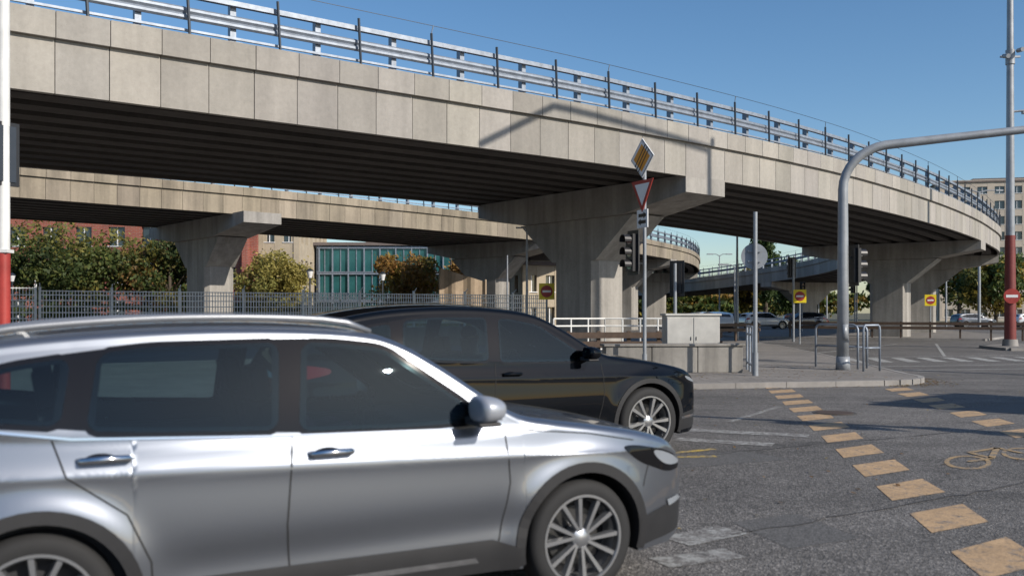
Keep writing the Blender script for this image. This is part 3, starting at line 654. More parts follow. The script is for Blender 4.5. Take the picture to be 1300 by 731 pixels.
rt = root('traffic_signal_pole', (-7.85, 14, .12)); mb = MB(); mb.cyl((0, 0, 0), (0, 0, 2.42), .09, .09, 16, mi=1); mb.cyl((0, 0, 2.42), (0, 0, 7.5), .085, .08, 16); mb.box((0, 0, 2.45), (.2, .2, .05))
mb.build('post', [M['polew'], M['red']], rt, autos=True)
mb = MB(); mb.box((0, 0, 0), (.72, .05, .98)); mb.box((0, -.03, 0), (.6, .02, .86), mi=1); o = mb.build('sign_board', [M['blk'], M['poledark']], rt); o.location = (-.05, -.14, 3.95); o.rotation_euler[2] = R_(60)
def lamp(loc, h, arms, al=1.6, r=.11, hd_=.75):
    rt = root('street_lamp', loc); mb = MB(); mb.cyl((0, 0, -.1), (0, 0, h), r, r * .55, 10)
    for s in arms:
        c, sn = math.cos(s), math.sin(s)
        mb.tube([(0, 0, h - .1), (c * al * .4, sn * al * .4, h + .12), (c * al, sn * al, h + .15)], [r * .5, r * .45, r * .35], 6)
        mb.box((c * (al + hd_ * .35), sn * (al + hd_ * .35), h + .13), (hd_, hd_ * .4, hd_ * .17), s)
    mb.build('pole_and_luminaires', M['pole'], rt, autos=True)
lamp((49, 95, 0), 14.3, (0, math.pi), 1.8, .16); lamp((25.2, 110, 0), 8.6, (0, math.pi), .9); lamp((35.5, 105, 0), 8.2, (0, math.pi), 1)
lamp((.55, 33.4, .12), 4.5, (math.pi,), .15, .06, .3); lamp((12.8, 51.5, 0), 6.1, (), 0, .1); lamp((-.3, 58, .1), 5.2, (), 0, .08)
lamp((46, 96, 0), 9, (0,), 1.2); lamp((33.5, 88, 0), 6, (0,), .7, .08); lamp((17.2, 70, 0), 5.2, (math.pi,), .6, .08); lamp((41, 118, 0), 8.5, (0, math.pi), 1)
for lx, ly in ((-11.6, 52), (-8.0, 56), (-32, 58)):
    rt = root('park_lamp', (lx, ly, .12)); mb = MB(); mb.cyl((0, 0, 0), (0, 0, 3.5), .06, .045, 8, mi=1); mb.cyl((0, 0, 3.5), (0, 0, 3.9), .1, .2, 10); mb.cyl((0, 0, 3.9), (0, 0, 4.05), .24, .05, 10, mi=1); mb.build('lamp', [M['wht'], M['poledark']], rt, autos=True)
rt = root('shadow_mast', (18.5, 19.5, 0)); mb = MB(); mb.cyl((0, 0, 0), (0, 0, 16.5), .16, .11, 12); mb.tube([(0, 0, 16.2), (-7.9, -2.2, 14.6), (-9.9, -3.5, 13.3)], .09, 8); mb.build('mast', M['pole'], rt)  # unseen pole with drooping arm, added to cast shadows on the viaduct fascia
rt = root('shadow_sign', (15.2, 11.0, 0)); mb = MB(); mb.cyl((-1.2, 0, 0), (-1.2, 0, 6), .08, .08, 10); mb.cyl((1.2, 0, 0), (1.2, 0, 6), .08, .08, 10); mb.box((0, -.12, 5.0), (3.6, .06, 1.9), mi=1); mb.box((0, -.16, 5.0), (3.4, .02, 1.7), mi=2)  # out-of-view board, added to throw a large shadow across the road
o = mb.build('sign', [M['pole'], M['wht'], simple('blue_sign', (.02, .1, .35), .4, 0, .1)], rt); rt.rotation_euler[2] = R_(40)

# ------------------------------------------------------------------ cars
def chaikin(p, k=2, mxc=.035):
    for it in range(k):
        q = []; mc = mxc / (2.2 ** it)
        for i in range(len(p)):
            a = np.array(p[i]); b = np.array(p[(i + 1) % len(p)]); L_ = np.linalg.norm(b - a); c = min(.25, mc / max(L_, 1e-6))
            q += [tuple(a * (1 - c) + b * c), tuple(a * c + b * (1 - c))]
        p = q
    return p
def inside(p, poly):
    x, y = p; c = False; n = len(poly); j = n - 1
    for i in range(n):
        xi, yi = poly[i]; xj, yj = poly[j]
        if (yi > y) != (yj > y) and x < (xj - xi) * (y - yi) / (yj - yi) + xi: c = not c
        j = i
    return c
TIRE = simple('tyre_rubber', (.018, .018, .019), .8, 0, .2, 8)
RIM = simple('alloy_rim', (.42, .43, .45), .3, .85, 0); RIMD = simple('dark_rim', (.02, .02, .022), .4, .5, 0)
DISC = simple('brake_disc', (.10, .10, .10), .4, .8, .2, 9)
CLAD = simple('dark_cladding', (.018, .018, .02), .6, 0, .2, 9); CHR = simple('chrome', (.75, .76, .78), .12, 1, 0); SEAM = simple('panel_gap', (.008, .008, .008), .8, 0, 0)
LENS = glassm('headlamp_lens', (.35, .38, .42), .08, .8, .4); TAIL = simple('tail_lamp', (.3, .01, .01), .15, 0, 0, coat=.5); GLOSSB = glassm('gloss_black_trim', (.006, .006, .007), .04, .35)
SEATM = simple('seat_fabric', (.03, .03, .034), .85, 0, .3, 12); SKIN = simple('skin', (.42, .25, .18), .55, 0, .1); HAIR = simple('dark_hair', (.03, .02, .015), .7, 0, .2); SHIRT = simple('shirt_cloth', (.16, .07, .09), .9, 0, .3, 8)
def wheel_mesh(R, nsp, w_=.22, w1=.085):
    mb = MB(); h = w_ / 2
    mb.lathe_y([(.66 * R, -h * .75), (.70 * R, -h * .96), (.80 * R, -h * 1.05), (.90 * R, -h * 1.02), (.965 * R, -h * .9), (R, -h * .62), (R, h * .62), (.965 * R, h * .9), (.8 * R, h * 1.05), (.66 * R, h * .8)], 56, 0)
    mb.lathe_y([(.745 * R, -h * .93), (.75 * R, -h * 1.03), (.71 * R, -h * 1.03), (.68 * R, -h * .8), (.65 * R, h * .1), (.66 * R, h * .8)], 56, 1)
    mb.lathe_y([(.0, h * .1), (.5 * R, h * .1), (.5 * R, h * .2)], 40, 2); mb.lathe_y([(.0, h * .25), (.66 * R, h * .25)], 40, 3)
    mb.lathe_y([(0, -h * .92), (.07 * R, -h * .92), (.17 * R, -h * .78), (.2 * R, -h * .5), (.2 * R, 0)], 24, 1)
    for i in range(nsp):
        for dk in (-1, 1):
            a = 2 * math.pi * i / nsp; off = dk * R_(9.5)
            def q(r, an, y): return (r * math.cos(an), y, r * math.sin(an))
            r0, r1 = .14 * R, .71 * R; w0 = .22
            a0, a1 = a + off * .7, a + off * 1.5 + R_(5)
            p = [q(r0, a0 - w0, -h * .55), q(r1, a1 - w1, -h * .6), q(r1, a1 + w1, -h * .6), q(r0, a0 + w0, -h * .55),
                 q(r0, a0 - w0 * .8, -h * .84), q(r1, a1 - w1 * .6, -h * .93), q(r1, a1 + w1 * .6, -h * .93), q(r0, a0 + w0 * .8, -h * .84)]
            mb.hexa(p, 1)
    me_o = mb.build('wheel', [TIRE, RIM, DISC, RIMD], autos=True); me = me_o.data; bpy.data.objects.remove(me_o); return me

def driver(parent, x, y, z):
    V = [(0, 0, 0), (-.06, 0, .22), (-.10, 0, .42), (-.09, 0, .52), (-.07, 0, .60), (-.10, -.17, .44), (.08, -.22, .24), (.32, -.15, .30), (-.10, .17, .44), (.08, .22, .24), (.32, .15, .30), (.40, -.11, 0.02), (.40, .11, .02)]
    E = [(0, 1), (1, 2), (2, 3), (3, 4), (2, 5), (5, 6), (6, 7), (2, 8), (8, 9), (9, 10), (0, 11), (0, 12)]
    rad = [.15, .14, .13, .06, .055, .07, .048, .034, .07, .048, .034, .08, .08]
    me = bpy.data.meshes.new('body'); me.from_pydata([(a + x, b + y, c + z) for a, b, c in V], E, []); me.materials.append(SHIRT)
    o = bpy.data.objects.new('driver_body', me); scene.collection.objects.link(o); o.parent = parent
    o.modifiers.new('s', 'SKIN')
    for i, r in enumerate(rad): me.skin_vertices[0].data[i].radius = (r, r * (.8 if i < 3 else 1))
    me.skin_vertices[0].data[0].use_root = True; o.modifiers.new('ss', 'SUBSURF').levels = 2
    for nm, sc, off, mt in (('head', (.095, .075, .12), (-.04, 0, .70), SKIN), ('hair', (.10, .083, .10), (-.06, 0, .745), HAIR)):
        bm = bmesh.new(); bmesh.ops.create_uvsphere(bm, u_segments=20, v_segments=14, radius=1)
        for v in bm.verts:
            a, b, c = v.co; a2 = a * sc[0] * (1 if c > -.2 else .9)
            if nm == 'head' and a > .9 and -.25 < c < .1: a2 += .02
            v.co = (a2 + x + off[0], b * sc[1] * (1 if c > -.3 else .8) + y, c * sc[2] + z + off[2])
        me = bpy.data.meshes.new(nm); bm.to_mesh(me); bm.free(); me.materials.append(mt); me.polygons.foreach_set('use_smooth', [True] * len(me.polygons))
        o = bpy.data.objects.new('driver_' + nm, me); scene.collection.objects.link(o); o.parent = parent

def make_car(name, loc, rz, P, paint, res=1.0, wm=None, clad=True, chrome=True, extras=True):
    rt = root(name, loc, rz); k_ = P.get('stretch', 1.0); tx = lambda x: x * k_ if x < 0 else x
    xf, xr, Wm, H = P['xf'], tx(P['xr']), P['W'], P['H']; wr = P['wr']; ax = [P['axles'][0], tx(P['axles'][1])]; Ra = P['Ra']
    d = catmull([(tx(a), b) for a, b in P['prof']], 12); o_ = np.argsort(d[:, 0]); PX, PZ = d[o_, 0], d[o_, 1]
    Rf = lambda x: np.interp(x, PX, PZ)
    bx, bz = zip(*[(tx(a), b) for a, b in P['belt']]); Bf = lambda x: np.interp(x, bx, bz)
    GS = [chaikin([(tx(a), b) for a, b in g], 2) for g in P['glass']]; GT = [chaikin([(tx(a), b) for a, b in g], 1) for g in P['glass_top']]
    gm = M['carglass'] if extras else M['carglass_far']
    def Wp(x):
        x = np.asarray(x, float); f0 = ax[0] - .15; r0 = ax[1] - .1
        e = np.clip((x - f0) / (xf - f0), 0, 1); g = np.clip((r0 - x) / (r0 - xr), 0, 1)
        return Wm * (.60 + .40 * np.sqrt(np.maximum(1 - e ** 3.2, 0))) * (.74 + .26 * np.sqrt(np.maximum(1 - g ** 3.5, 0)))
    def sm(t): t = np.clip(t, 0, 1); return t * t * (3 - 2 * t)
    def Y(x, z):
        x = np.asarray(x, float); z = np.asarray(z, float); wv = Wp(x); Bv = Bf(x)
        low = 1 - np.where(z < .6, .05 * ((.6 - z) / .4) ** 2, .045 * ((z - .6) / .4) ** 2)
        zc = P['crease'](x); low = low + .016 * np.exp(-np.abs(z - zc) / .045) - .024 * np.exp(-((z - .47 - .05 * x * .3) / .09) ** 2) * sm((1.0 - np.abs(x)) / .35 + .3)
        yl = wv * low
        for a in ax:
            dd_ = np.hypot(x - a, z - wr); yl = yl + .024 * np.exp(-((dd_ - Ra - .03) / .085) ** 2) * (z < Bv)
        s = np.clip((z - Bv) / (H - Bv), 0, 1); yu = wv * (.945 - (.945 - P['rw']) * s ** 1.25)
        k = sm((z - (Bv - .035)) / .05)
        return yl * (1 - k) + yu * k
    def zlo(x):
        z = np.interp(x, [xr, xr + .06, xr + .2, xr + .5, xf - .5, xf - .2, xf - .06, xf], [.48, .38, .3, .23, .22, .22, .27, .36])
        for a in ax:
            dx = abs(x - a)
            if dx < Ra: z = max(z, wr + math.sqrt(max(Ra * Ra - dx * dx, 0)))
        return z
    N = int(180 * res); xs = list(np.linspace(xr, xf, N))
    for t in np.linspace(0, math.pi / 2, max(6, int(18 * res))): xs += [xf - .35 * (1 - math.cos(t)), xr + .35 * (1 - math.cos(t))]
    for a in ax: xs += [a + Ra * math.cos(t) for t in np.linspace(0, math.pi, max(10, int(44 * res)))] + [a - Ra - .004, a + Ra + .004]
    xs = sorted(set(round(x, 4) for x in xs if xr <= x <= xf)); xs = [x for i, x in enumerate(xs) if i == 0 or x - xs[i - 1] > .0012]
    NS, NC, NT = max(10, int(54 * res)), max(3, int(7 * res)), max(4, int(24 * res))
    def crown(x): return P.get('crown', .045) * sm((xf - x) / .5) * sm((x - xr) / .4)
    def rcf(x, zl, zt): return min(P.get('rc', .06), (zt - zl) * .35)
    secs = []
    for x in xs:
        zl, zt = zlo(x), float(Rf(x)); zt = max(zt, zl + .03); rc = rcf(x, zl, zt); ze = zt - rc
        zz = zl + (ze - zl) * np.linspace(0, 1, NS); yy = Y(np.full(NS, x), zz)
        s = [(0, zl), (yy[0] * .6, zl), (yy[0] - .02, zl)] + list(zip(yy, zz)); ye = yy[-1]
        for i in range(1, NC + 1): t = math.pi / 2 * i / NC; s.append((ye - rc * (1 - math.cos(t)) * 1.2, ze + rc * math.sin(t)))
        yt = s[-1][0]; cw = crown(x)
        for i in range(1, NT + 1): u = 1 - i / NT; s.append((yt * u, zt + cw * (1 - u * u)))
        secs.append(s)
    m = len(secs[0]); ring = 2 * m - 2; mb = MB(); vs = []
    for x, s in zip(xs, secs):
        vs += [(x, -y, z) for y, z in s] + [(x, y, z) for y, z in s[-2:0:-1]]
    fs = []; mi = []
    for i in range(len(xs) - 1):
        xc = (xs[i] + xs[i + 1]) / 2; kill = set()
        if extras:
            for hi in range(3, m - 1):
                yc = sum(secs[i + a][hi + b][0] for a in (0, 1) for b in (0, 1)) / 4; zc_ = sum(secs[i + a][hi + b][1] for a in (0, 1) for b in (0, 1)) / 4
                if hi < 3 + NS - 1 and zc_ > .95:
                    if any(inside((xc, zc_), g) for g in GS): kill.add(hi)
                elif hi >= 3 + NS - 1:
                    if any(inside((xc, yc), g) for g in GT): kill.add(hi)
        for j in range(ring):
            hi = j if j < m - 1 else ring - 1 - j
            if hi in kill: continue
            j2 = (j + 1) % ring; fs.append((i * ring + j, (i + 1) * ring + j, (i + 1) * ring + j2, i * ring + j2)); mi.append(1 if (j < 3 or j >= ring - 3) else 0)
    fs += [tuple(range(ring)), tuple(range((len(xs) - 1) * ring, len(xs) * ring))[::-1]]; mi += [1, 0]
    mb.v = vs; mb.f = fs; mb.m = mi; mb.c = [1.0] * len(fs)
    mb.build('body', [paint, CLAD], rt, autos=True)
    def topz(x, y):
        zl, zt = zlo(x), float(Rf(x)); rc = rcf(x, zl, zt); yt = max(float(Y(x, zt - rc)) - rc * 1.2, .05); return zt + crown(x) * (1 - min(1, (y / yt) ** 2))
    acc = {}
    def patch0(poly, mat, off, mode='side', step=.05, key=None):
        bm = bmesh.new(); bm.faces.new([bm.verts.new((p[0], p[1], 0)) for p in poly])
        xs_ = [p[0] for p in poly]; ys_ = [p[1] for p in poly]
        for k in range(2):
            lo_, hi = (min(xs_), max(xs_)) if k == 0 else (min(ys_), max(ys_)); c = lo_ + step
            while c < hi - .002:
                bmesh.ops.bisect_plane(bm, geom=bm.verts[:] + bm.edges[:] + bm.faces[:], plane_co=(c, 0, 0) if k == 0 else (0, c, 0), plane_no=(1, 0, 0) if k == 0 else (0, 1, 0)); c += step
        bm.verts.index_update(); V2 = [(v.co.x, v.co.y) for v in bm.verts]; F2 = [tuple(v.index for v in f.verts) for f in bm.faces]; bm.free()
        A_ = acc.setdefault(key or mat.name, (MB(), mat))[0]
        if mode == 'side':
            for sgn in (-1, 1):
                A_.add([(a, sgn * (float(Y(a, b)) + off), b) for a, b in V2], F2 if sgn < 0 else [f[::-1] for f in F2])
        elif mode == 'top': A_.add([(a, b, topz(a, b) + off) for a, b in V2], F2)
        elif mode == 'front':
            q_ = PX > xf - .5; zi = np.argsort(PZ[q_]); zx = PX[q_][zi]; zz = PZ[q_][zi]
            A_.add([(float(np.interp(b, zz, zx)) + off, a, b) for a, b in V2], F2)
    def patch(poly, mat, off, mode='side', step=.05, key=None): patch0([(tx(a), b) if mode != 'front' else (a, b) for a, b in poly], mat, off, mode, step, key)
    def ringq(poly, mat, off, wi, wo, mode):
        n = len(poly); ar = sum(poly[i][0] * poly[(i + 1) % n][1] - poly[(i + 1) % n][0] * poly[i][1] for i in range(n)); sg = 1 if ar > 0 else -1
        pts = [np.array(p) for p in poly]; O = []; I = []
        for i in range(n):
            e1 = pts[i] - pts[i - 1]; e2 = pts[(i + 1) % n] - pts[i]; e1 = e1 / max(np.linalg.norm(e1), 1e-6); e2 = e2 / max(np.linalg.norm(e2), 1e-6)
            nn = np.array([e1[1] + e2[1], -(e1[0] + e2[0])]) * sg; nn = nn / max(np.linalg.norm(nn), 1e-6); O.append(pts[i] + nn * wo); I.append(pts[i] - nn * wi)
        for i in range(n):
            j = (i + 1) % n; patch0([tuple(I[i]), tuple(O[i]), tuple(O[j]), tuple(I[j])], mat, off, mode, .05, 'window_frame')
    def strip(pts, w_, mat, off):
        for a, b in zip(pts[:-1], pts[1:]): patch(seg(a, b, w_), mat, off, 'side', .04)
    P['details'](patch, strip)
    for g in GS:
        patch0(g, gm, .0065, 'side', .05, 'side_windows')
        if extras: ringq(g, GLOSSB, .0045, .02, .024, 'side')
    for g in GT:
        patch0(g, gm, .006, 'top', .06, 'windscreens')
        if extras: ringq(g, GLOSSB, .0045, .05, .02, 'top')
    for g in P['pillars']: patch(g, GLOSSB, .0052, 'side', .04, 'pillars')
    for a in ax:
        k = 28; r0, r1 = Ra - .004, Ra + P['archw']; a0 = math.asin(max(-1, (.23 - wr) / r1))
        for i in range(k):
            t0 = a0 + (math.pi - 2 * a0) * i / k; t1 = a0 + (math.pi - 2 * a0) * (i + 1) / k
            patch0([(a + r0 * math.cos(t0), wr + r0 * math.sin(t0)), (a + r1 * math.cos(t0), wr + r1 * math.sin(t0)), (a + r1 * math.cos(t1), wr + r1 * math.sin(t1)), (a + r0 * math.cos(t1), wr + r0 * math.sin(t1))], CLAD, .007, 'side', .2, 'arch')
    for k, (b, mat) in acc.items(): b.build(k + '_trim', mat, rt, smooth=True)
    for i, a in enumerate(ax):
        for sgn in (-1, 1):
            o = bpy.data.objects.new('wheel_%s_%s' % (('front', 'rear')[i], 'right' if sgn < 0 else 'left'), wm); scene.collection.objects.link(o); o.parent = rt
            o.location = (a, sgn * (Wm - .125), wr); o.rotation_euler = (0, R_(17 + 29 * i), 0) if sgn < 0 else (0, R_(11), math.pi)
        mb = MB(); mb.box((a, 0, wr + .02), (Ra * 1.5, (Wm - .34) * 2, .5)); mb.build('axle_housing', CLAD, rt)
    if extras:
        cx = P['cowl']; x0 = xr + .3; zt_ = float(Bf(0)) - .05; yw = Wm * .84
        mb = MB(); mb.box(((x0 + cx) / 2, 0, .36), (cx - x0, yw * 2, .04))
        for s_ in (-1, 1): mb.box(((x0 + cx) / 2, s_ * yw, (zt_ + .36) / 2), (cx - x0, .04, zt_ - .36))
        mb.box((cx - .2, 0, zt_ - .12), (.42, yw * 1.96, .3)); mb.box((x0 + .25, 0, zt_ - .1), (.5, yw * 1.9, .05)); mb.build('interior', SEATM, rt, bevel=.03)
        mb = MB()
        for (sx, sy, sw) in ((-.25, .37, .5), (-.25, -.37, .5), (-1.12 * k_, .36, .66), (-1.12 * k_, -.36, .66)):
            mb.box((sx + .25, sy, .56), (.52, sw, .16)); mb.box((sx - .08, sy, .86), (.14, sw, .62), ry=R_(-14)); mb.box((sx - .19, sy, 1.25), (.09, .26, .17), ry=R_(-10)); mb.cyl((sx - .16, sy, 1.1), (sx - .18, sy, 1.2), .02, .02, 6)
        mb.build('seats', SEATM, rt, bevel=.04)
        mb = MB(); pts = [(cx - .45 - .03 * math.sin(t), .37 + .17 * math.cos(t), zt_ - .0 + .17 * math.sin(t) * .9) for t in np.linspace(0, 2 * math.pi, 22)]; mb.tube(pts, .014, 6); mb.box((cx - .4, .37, zt_ - .02), (.12, .1, .1)); mb.build('steering_wheel', SEATM, rt, smooth=True)
        driver(rt, -.05, .37, .62)
        mx, mz = P['mirror']
        for sgn in (-1, 1):
            y0 = float(Y(mx, mz)); bm = bmesh.new(); bmesh.ops.create_uvsphere(bm, u_segments=28, v_segments=16, radius=1)
            for v in bm.verts:
                x, y, z = v.co; bx_ = .12 if x > 0 else .05
                f = lambda q: math.copysign(abs(q) ** .8, q)
                v.co = (mx + f(x) * bx_, sgn * (y0 + .13 + f(y) * .12), mz + .045 + f(z) * .072 * (1 - .15 * x))
            bmesh.ops.recalc_face_normals(bm, faces=bm.faces[:])
            me = bpy.data.meshes.new('mirror'); bm.to_mesh(me); bm.free(); me.materials.append(P.get('mirm', paint)); me.polygons.foreach_set('use_smooth', [True] * len(me.polygons))
            o = bpy.data.objects.new('mirror', me); scene.collection.objects.link(o); o.parent = rt
            mb = MB(); mb.box((mx - .01, sgn * (y0 + .03), mz - .02), (.07, .1, .04)); mb.box((mx + .01, sgn * (y0 + .12), mz - .028), (.13, .18, .022)); mb.build('mirror_arm', CLAD, rt, bevel=.01)
            for hx, hz in P['handles']:
                hx = tx(hx); yh = float(Y(hx, hz)); mb = MB(); yv = yh + .035
                mb.tube([(hx - .11, sgn * (yh - .005), hz), (hx - .095, sgn * yv, hz + .003), (hx, sgn * (yv + .004), hz + .006), (hx + .095, sgn * yv, hz + .004), (hx + .11, sgn * (yh - .005), hz)], [.012, .016, .017, .016, .012], 8)
                mb.build('door_handle', CHR if chrome else paint, rt, smooth=True)
                mb = MB(); mb.lathe_y([(.0, 0), (.05, 0), (.055, .004)], 20, 0, (0, 0, 0)); o = mb.build('handle_cup', GLOSSB, rt); o.location = (hx - .02, sgn * (yh + .002), hz - .005); o.scale = (1.3, 1, .6)
        if P.get('rails'):
            x0, x1 = P['rails']; x1 = tx(x1)
            for sgn in (-1, 1):
                pts = []
                for t in np.linspace(0, 1, 16):
                    x = x0 + (x1 - x0) * t; zt = float(Rf(x)); y = float(Y(x, zt - .06)) - .075; pts.append((x, sgn * y, zt + .010 + .035 * min(1, math.sin(math.pi * t) * 4)))
                mb = MB(); mb.tube(pts, [.012] + [.018] * 14 + [.012], 8); mb.build('roof_rail', P['railm'], rt, smooth=True)
    return rt

def det_a(patch, strip):
    strip([(.78, 1.012), (.4, 1.0), (-.4, 1.02), (-1.2, 1.06), (-1.7, 1.15)], .010, CHR, .009)
    strip([(.78, .98), (.80, .70), (.74, .40), (.70, .30)], .007, SEAM, .002)
    strip([(-.33, 1.02), (-.36, .6), (-.34, .30)], .007, SEAM, .002)
    strip([(-1.27, 1.06), (-1.22, .9), (-1.0, .72), (-.91, .5), (-.9, .30)], .007, SEAM, .002)
    strip([(.85, .975), (1.3, .93), (1.62, .87)], .006, SEAM, .002); strip([(1.68, .60), (1.74, .74)], .006, SEAM, .002)
    patch([(.86, .225), (.86, .34), (.70, .40), (-.86, .40), (-.93, .34), (-.93, .235)], CLAD, .008)
    patch([(.62, .285), (.60, .315), (-.8, .315), (-.8, .285)], CHR, .012)
    patch([(1.66, .25), (1.66, .42), (1.9, .46), (2.12, .48), (2.13, .36), (2.06, .28)], CLAD, .006)
    patch([(-1.72, .28), (-1.72, .44), (-2.08, .52), (-2.1, .42)], CLAD, .006)
    patch(chaikin([(2.07, .66), (2.0, .745), (1.85, .80), (1.62, .845), (1.52, .84), (1.66, .74), (1.9, .655)], 2), GLOSSB, .003)
    patch(chaikin([(2.06, .69), (1.99, .738), (1.87, .783), (1.76, .806), (1.80, .75), (1.9, .695)], 2), LENS, .006)
    patch([(2.08, .47), (2.02, .5), (1.9, .49), (1.92, .45)], LENS, .01)
    patch(chaikin([(-2.08, .85), (-1.95, 1.05), (-1.75, 1.0), (-1.7, .92)], 2), TAIL, .005)
    patch([(-.42, .54), (.42, .54), (.42, .70), (-.42, .70)], GLOSSB, .006, 'front'); patch([(-.26, .545), (.26, .545), (.26, .65), (-.26, .65)], M['wht'], .012, 'front')
def carpaint(name, c, metal, rough, spec=.5, coat=1.0):
    n = NB(name); n.base(tuple(c)); n.set(Metallic=metal, Roughness=rough, Coat_Weight=coat, Coat_Roughness=.025); n.set(Specular_IOR_Level=spec)
    return n.m
SILV = carpaint('silver_paint', (.20, .217, .25), .82, .30, .5, 1.0); BLK = carpaint('black_paint', (.003, .004, .006), .0, .4, .0, .6)
MIRS = carpaint('silver_mirror_cap', (.33, .35, .39), .3, .35, .5, .6)
PA = dict(xf=2.15, xr=-2.15, W=.885, H=1.575, wr=.335, axles=(1.27, -1.33), Ra=.385, rw=.74, rc=.055, crown=.035, stretch=1.1, cowl=.86, mirm=MIRS,
    prof=[(2.15, .47), (2.145, .56), (2.12, .66), (2.05, .76), (1.92, .845), (1.7, .91), (1.4, .965), (1.1, 1.01), (.90, 1.05), (.72, 1.15), (.45, 1.33), (.22, 1.46), (0, 1.515), (-.4, 1.54), (-.9, 1.535), (-1.4, 1.495), (-1.75, 1.43), (-1.9, 1.36), (-2.0, 1.2), (-2.08, 1.0), (-2.13, .8), (-2.15, .6)],
    belt=[(-2.15, 1.14), (-1.7, 1.12), (-1.2, 1.05), (-.4, 1.01), (.6, .985), (.9, .99), (2.15, .99)], crease=lambda x: .86 - .03 * x, details=det_a, mirror=(.60, 1.06), handles=[(-.16, .925), (-1.08, .965)], rails=(.1, -1.65), railm=simple('roof_rail_grey', (.28, .29, .31), .35, .6, 0), archw=.055,
    glass=[[(.66, 1.03), (.56, 1.13), (.14, 1.425), (-.10, 1.455), (-.26, 1.46), (-.30, 1.035), (.2, 1.022)], [(-.39, 1.045), (-.36, 1.462), (-.90, 1.45), (-1.10, 1.425), (-1.15, 1.09), (-.9, 1.07)], [(-1.24, 1.115), (-1.20, 1.41), (-1.42, 1.375), (-1.72, 1.27), (-1.66, 1.17)]],
    pillars=[[(-.27, 1.03), (-.23, 1.48), (-.39, 1.48), (-.42, 1.04)], [(-1.12, 1.09), (-1.08, 1.445), (-1.23, 1.425), (-1.27, 1.11)], [(.66, 1.03), (.78, 1.03), (.70, 1.10), (.56, 1.13)]],
    glass_top=[[(.84, -.60), (.84, .60), (.78, .66), (.26, .60), (.22, .5), (.22, -.5), (.26, -.60), (.78, -.66)], [(-1.92, -.5), (-1.92, .5), (-2.02, .55), (-2.02, -.55)]])
wa = wheel_mesh(.335, 6); wb = wheel_mesh(.385, 5, .25, .12)
hd = R_(27.5); h = Vector((math.cos(hd), math.sin(hd))); lf = Vector((-math.sin(hd), math.cos(hd)))
def place(wx, wy, P): return Vector((wx, wy)) - h * P['axles'][0] + lf * (P['W'] - .02)
q = place(.40, 5.10, PA); make_car('silver_car', (q.x, q.y, .012), hd, PA, SILV, 1.0, wa)
def det_b(patch, strip):
    strip([(.90, 1.05), (.92, .75), (.86, .45), (.8, .32)], .007, SEAM, .002); strip([(-.37, 1.08), (-.4, .6), (-.38, .32)], .007, SEAM, .002)
    strip([(-1.4, 1.14), (-1.35, .95), (-1.12, .78), (-1.02, .5), (-1.0, .32)], .007, SEAM, .002)
    patch([(.98, .235), (.98, .32), (.8, .38), (-.98, .38), (-1.06, .32), (-1.06, .24)], CLAD, .008)
    patch([(1.95, .26), (1.95, .45), (2.2, .48), (2.36, .46), (2.36, .33), (2.25, .27)], CLAD, .006)
    patch([(2.3, .40), (2.28, .43), (1.98, .42), (1.98, .39)], CHR, .01)
    patch(chaikin([(2.30, .76), (2.2, .86), (1.95, .92), (1.86, .90), (2.05, .82)], 2), GLOSSB, .003)
    patch(chaikin([(2.29, .785), (2.2, .85), (2.05, .89), (2.1, .84)], 2), LENS, .006)
    patch(chaikin([(-2.38, .95), (-2.25, 1.12), (-2.0, 1.08), (-2.0, 1.03)], 2), TAIL, .005)
    patch([(-.3, .5), (.3, .5), (.3, .74), (-.3, .74)], GLOSSB, .006, 'front')
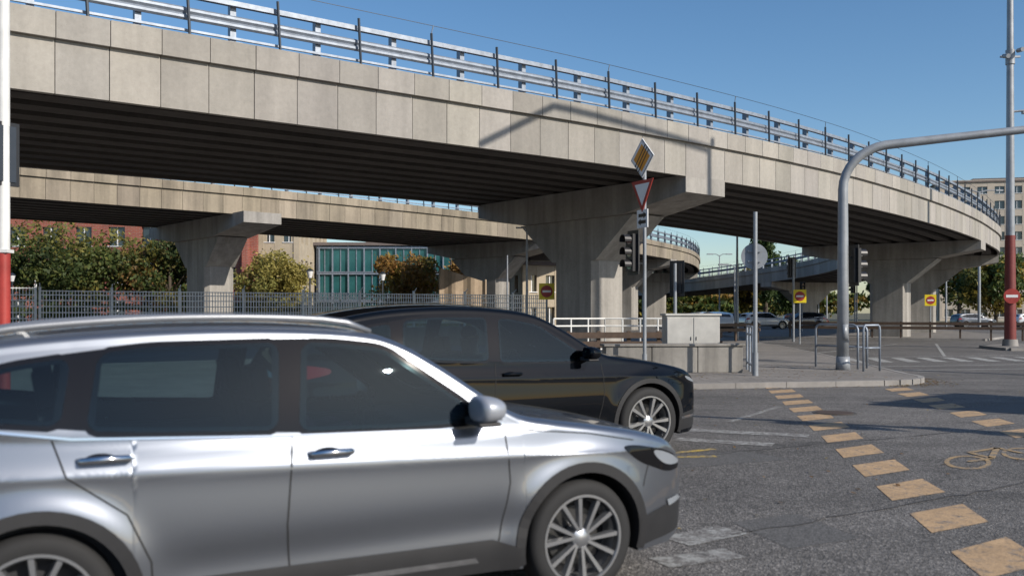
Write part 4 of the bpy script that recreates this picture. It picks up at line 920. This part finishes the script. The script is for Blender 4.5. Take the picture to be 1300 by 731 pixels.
PB = dict(xf=2.38, xr=-2.5, W=.955, H=1.70, wr=.385, axles=(1.52, -1.46), Ra=.44, rw=.73, rc=.06, crown=.04, stretch=1.06, cowl=.95,
    prof=[(2.38, .48), (2.375, .6), (2.35, .72), (2.28, .84), (2.12, .94), (1.85, 1.01), (1.5, 1.07), (1.2, 1.11), (.98, 1.15), (.78, 1.25), (.5, 1.42), (.22, 1.56), (-.05, 1.625), (-.5, 1.665), (-1.0, 1.665), (-1.5, 1.625), (-1.95, 1.54), (-2.15, 1.46), (-2.28, 1.25), (-2.4, 1.05), (-2.47, .85), (-2.5, .6)],
    belt=[(-2.5, 1.2), (-1.9, 1.19), (-1.3, 1.125), (-.4, 1.075), (.6, 1.05), (1, 1.05), (2.4, 1.05)], crease=lambda x: .93 - .02 * x, details=det_b, mirror=(.68, 1.13), handles=[(-.2, .97), (-1.18, 1.01)], archw=.05,
    glass=[[(.72, 1.09), (.62, 1.19), (.17, 1.475), (-.10, 1.535), (-.28, 1.55), (-.32, 1.10), (.2, 1.09)], [(-.44, 1.11), (-.41, 1.56), (-1.0, 1.56), (-1.28, 1.53), (-1.33, 1.165), (-.9, 1.13)], [(-1.44, 1.185), (-1.41, 1.50), (-1.65, 1.46), (-1.95, 1.35), (-1.86, 1.25)]],
    pillars=[[(-.30, 1.1), (-.26, 1.575), (-.43, 1.58), (-.46, 1.11)], [(-1.31, 1.165), (-1.26, 1.545), (-1.43, 1.52), (-1.46, 1.18)], [(.72, 1.09), (.84, 1.09), (.76, 1.15), (.62, 1.19)]],
    glass_top=[[(.92, -.64), (.92, .64), (.85, .70), (.30, .64), (.24, .5), (.24, -.5), (.30, -.64), (.85, -.70)], [(-2.17, -.5), (-2.17, .5), (-2.3, .55), (-2.3, -.55)]])
q = place(1.54, 10.2, PB); make_car('black_suv', (q.x, q.y, .012), hd, PB, BLK, .85, wb, chrome=False)
cols = [(.5, .5, .5), (.02, .03, .05), (.3, .02, .02), (.6, .6, .6), (.05, .08, .2), (.1, .1, .1), (.55, .54, .5)]
cp = [carpaint('car_paint_%d' % i, c, .2, .35) for i, c in enumerate(cols)]
spots = [(23.5, 84, 10), (28, 88, 190), (31, 95, 12), (15.5, 70, 100), (20, 92, 5), (36, 112, 0), (16.2, 78, 98), (42, 100, 185), (50, 98, 5), (47, 108, 180), (60, 104, 0), (26, 104, 0)]
for i, (x, y, a) in enumerate(spots):
    make_car('parked_car', (x, y, .13 if x < 38 and y < 100 and x > 15 else .012), R_(a), PA, cp[i % len(cp)], .22, wa, extras=False)
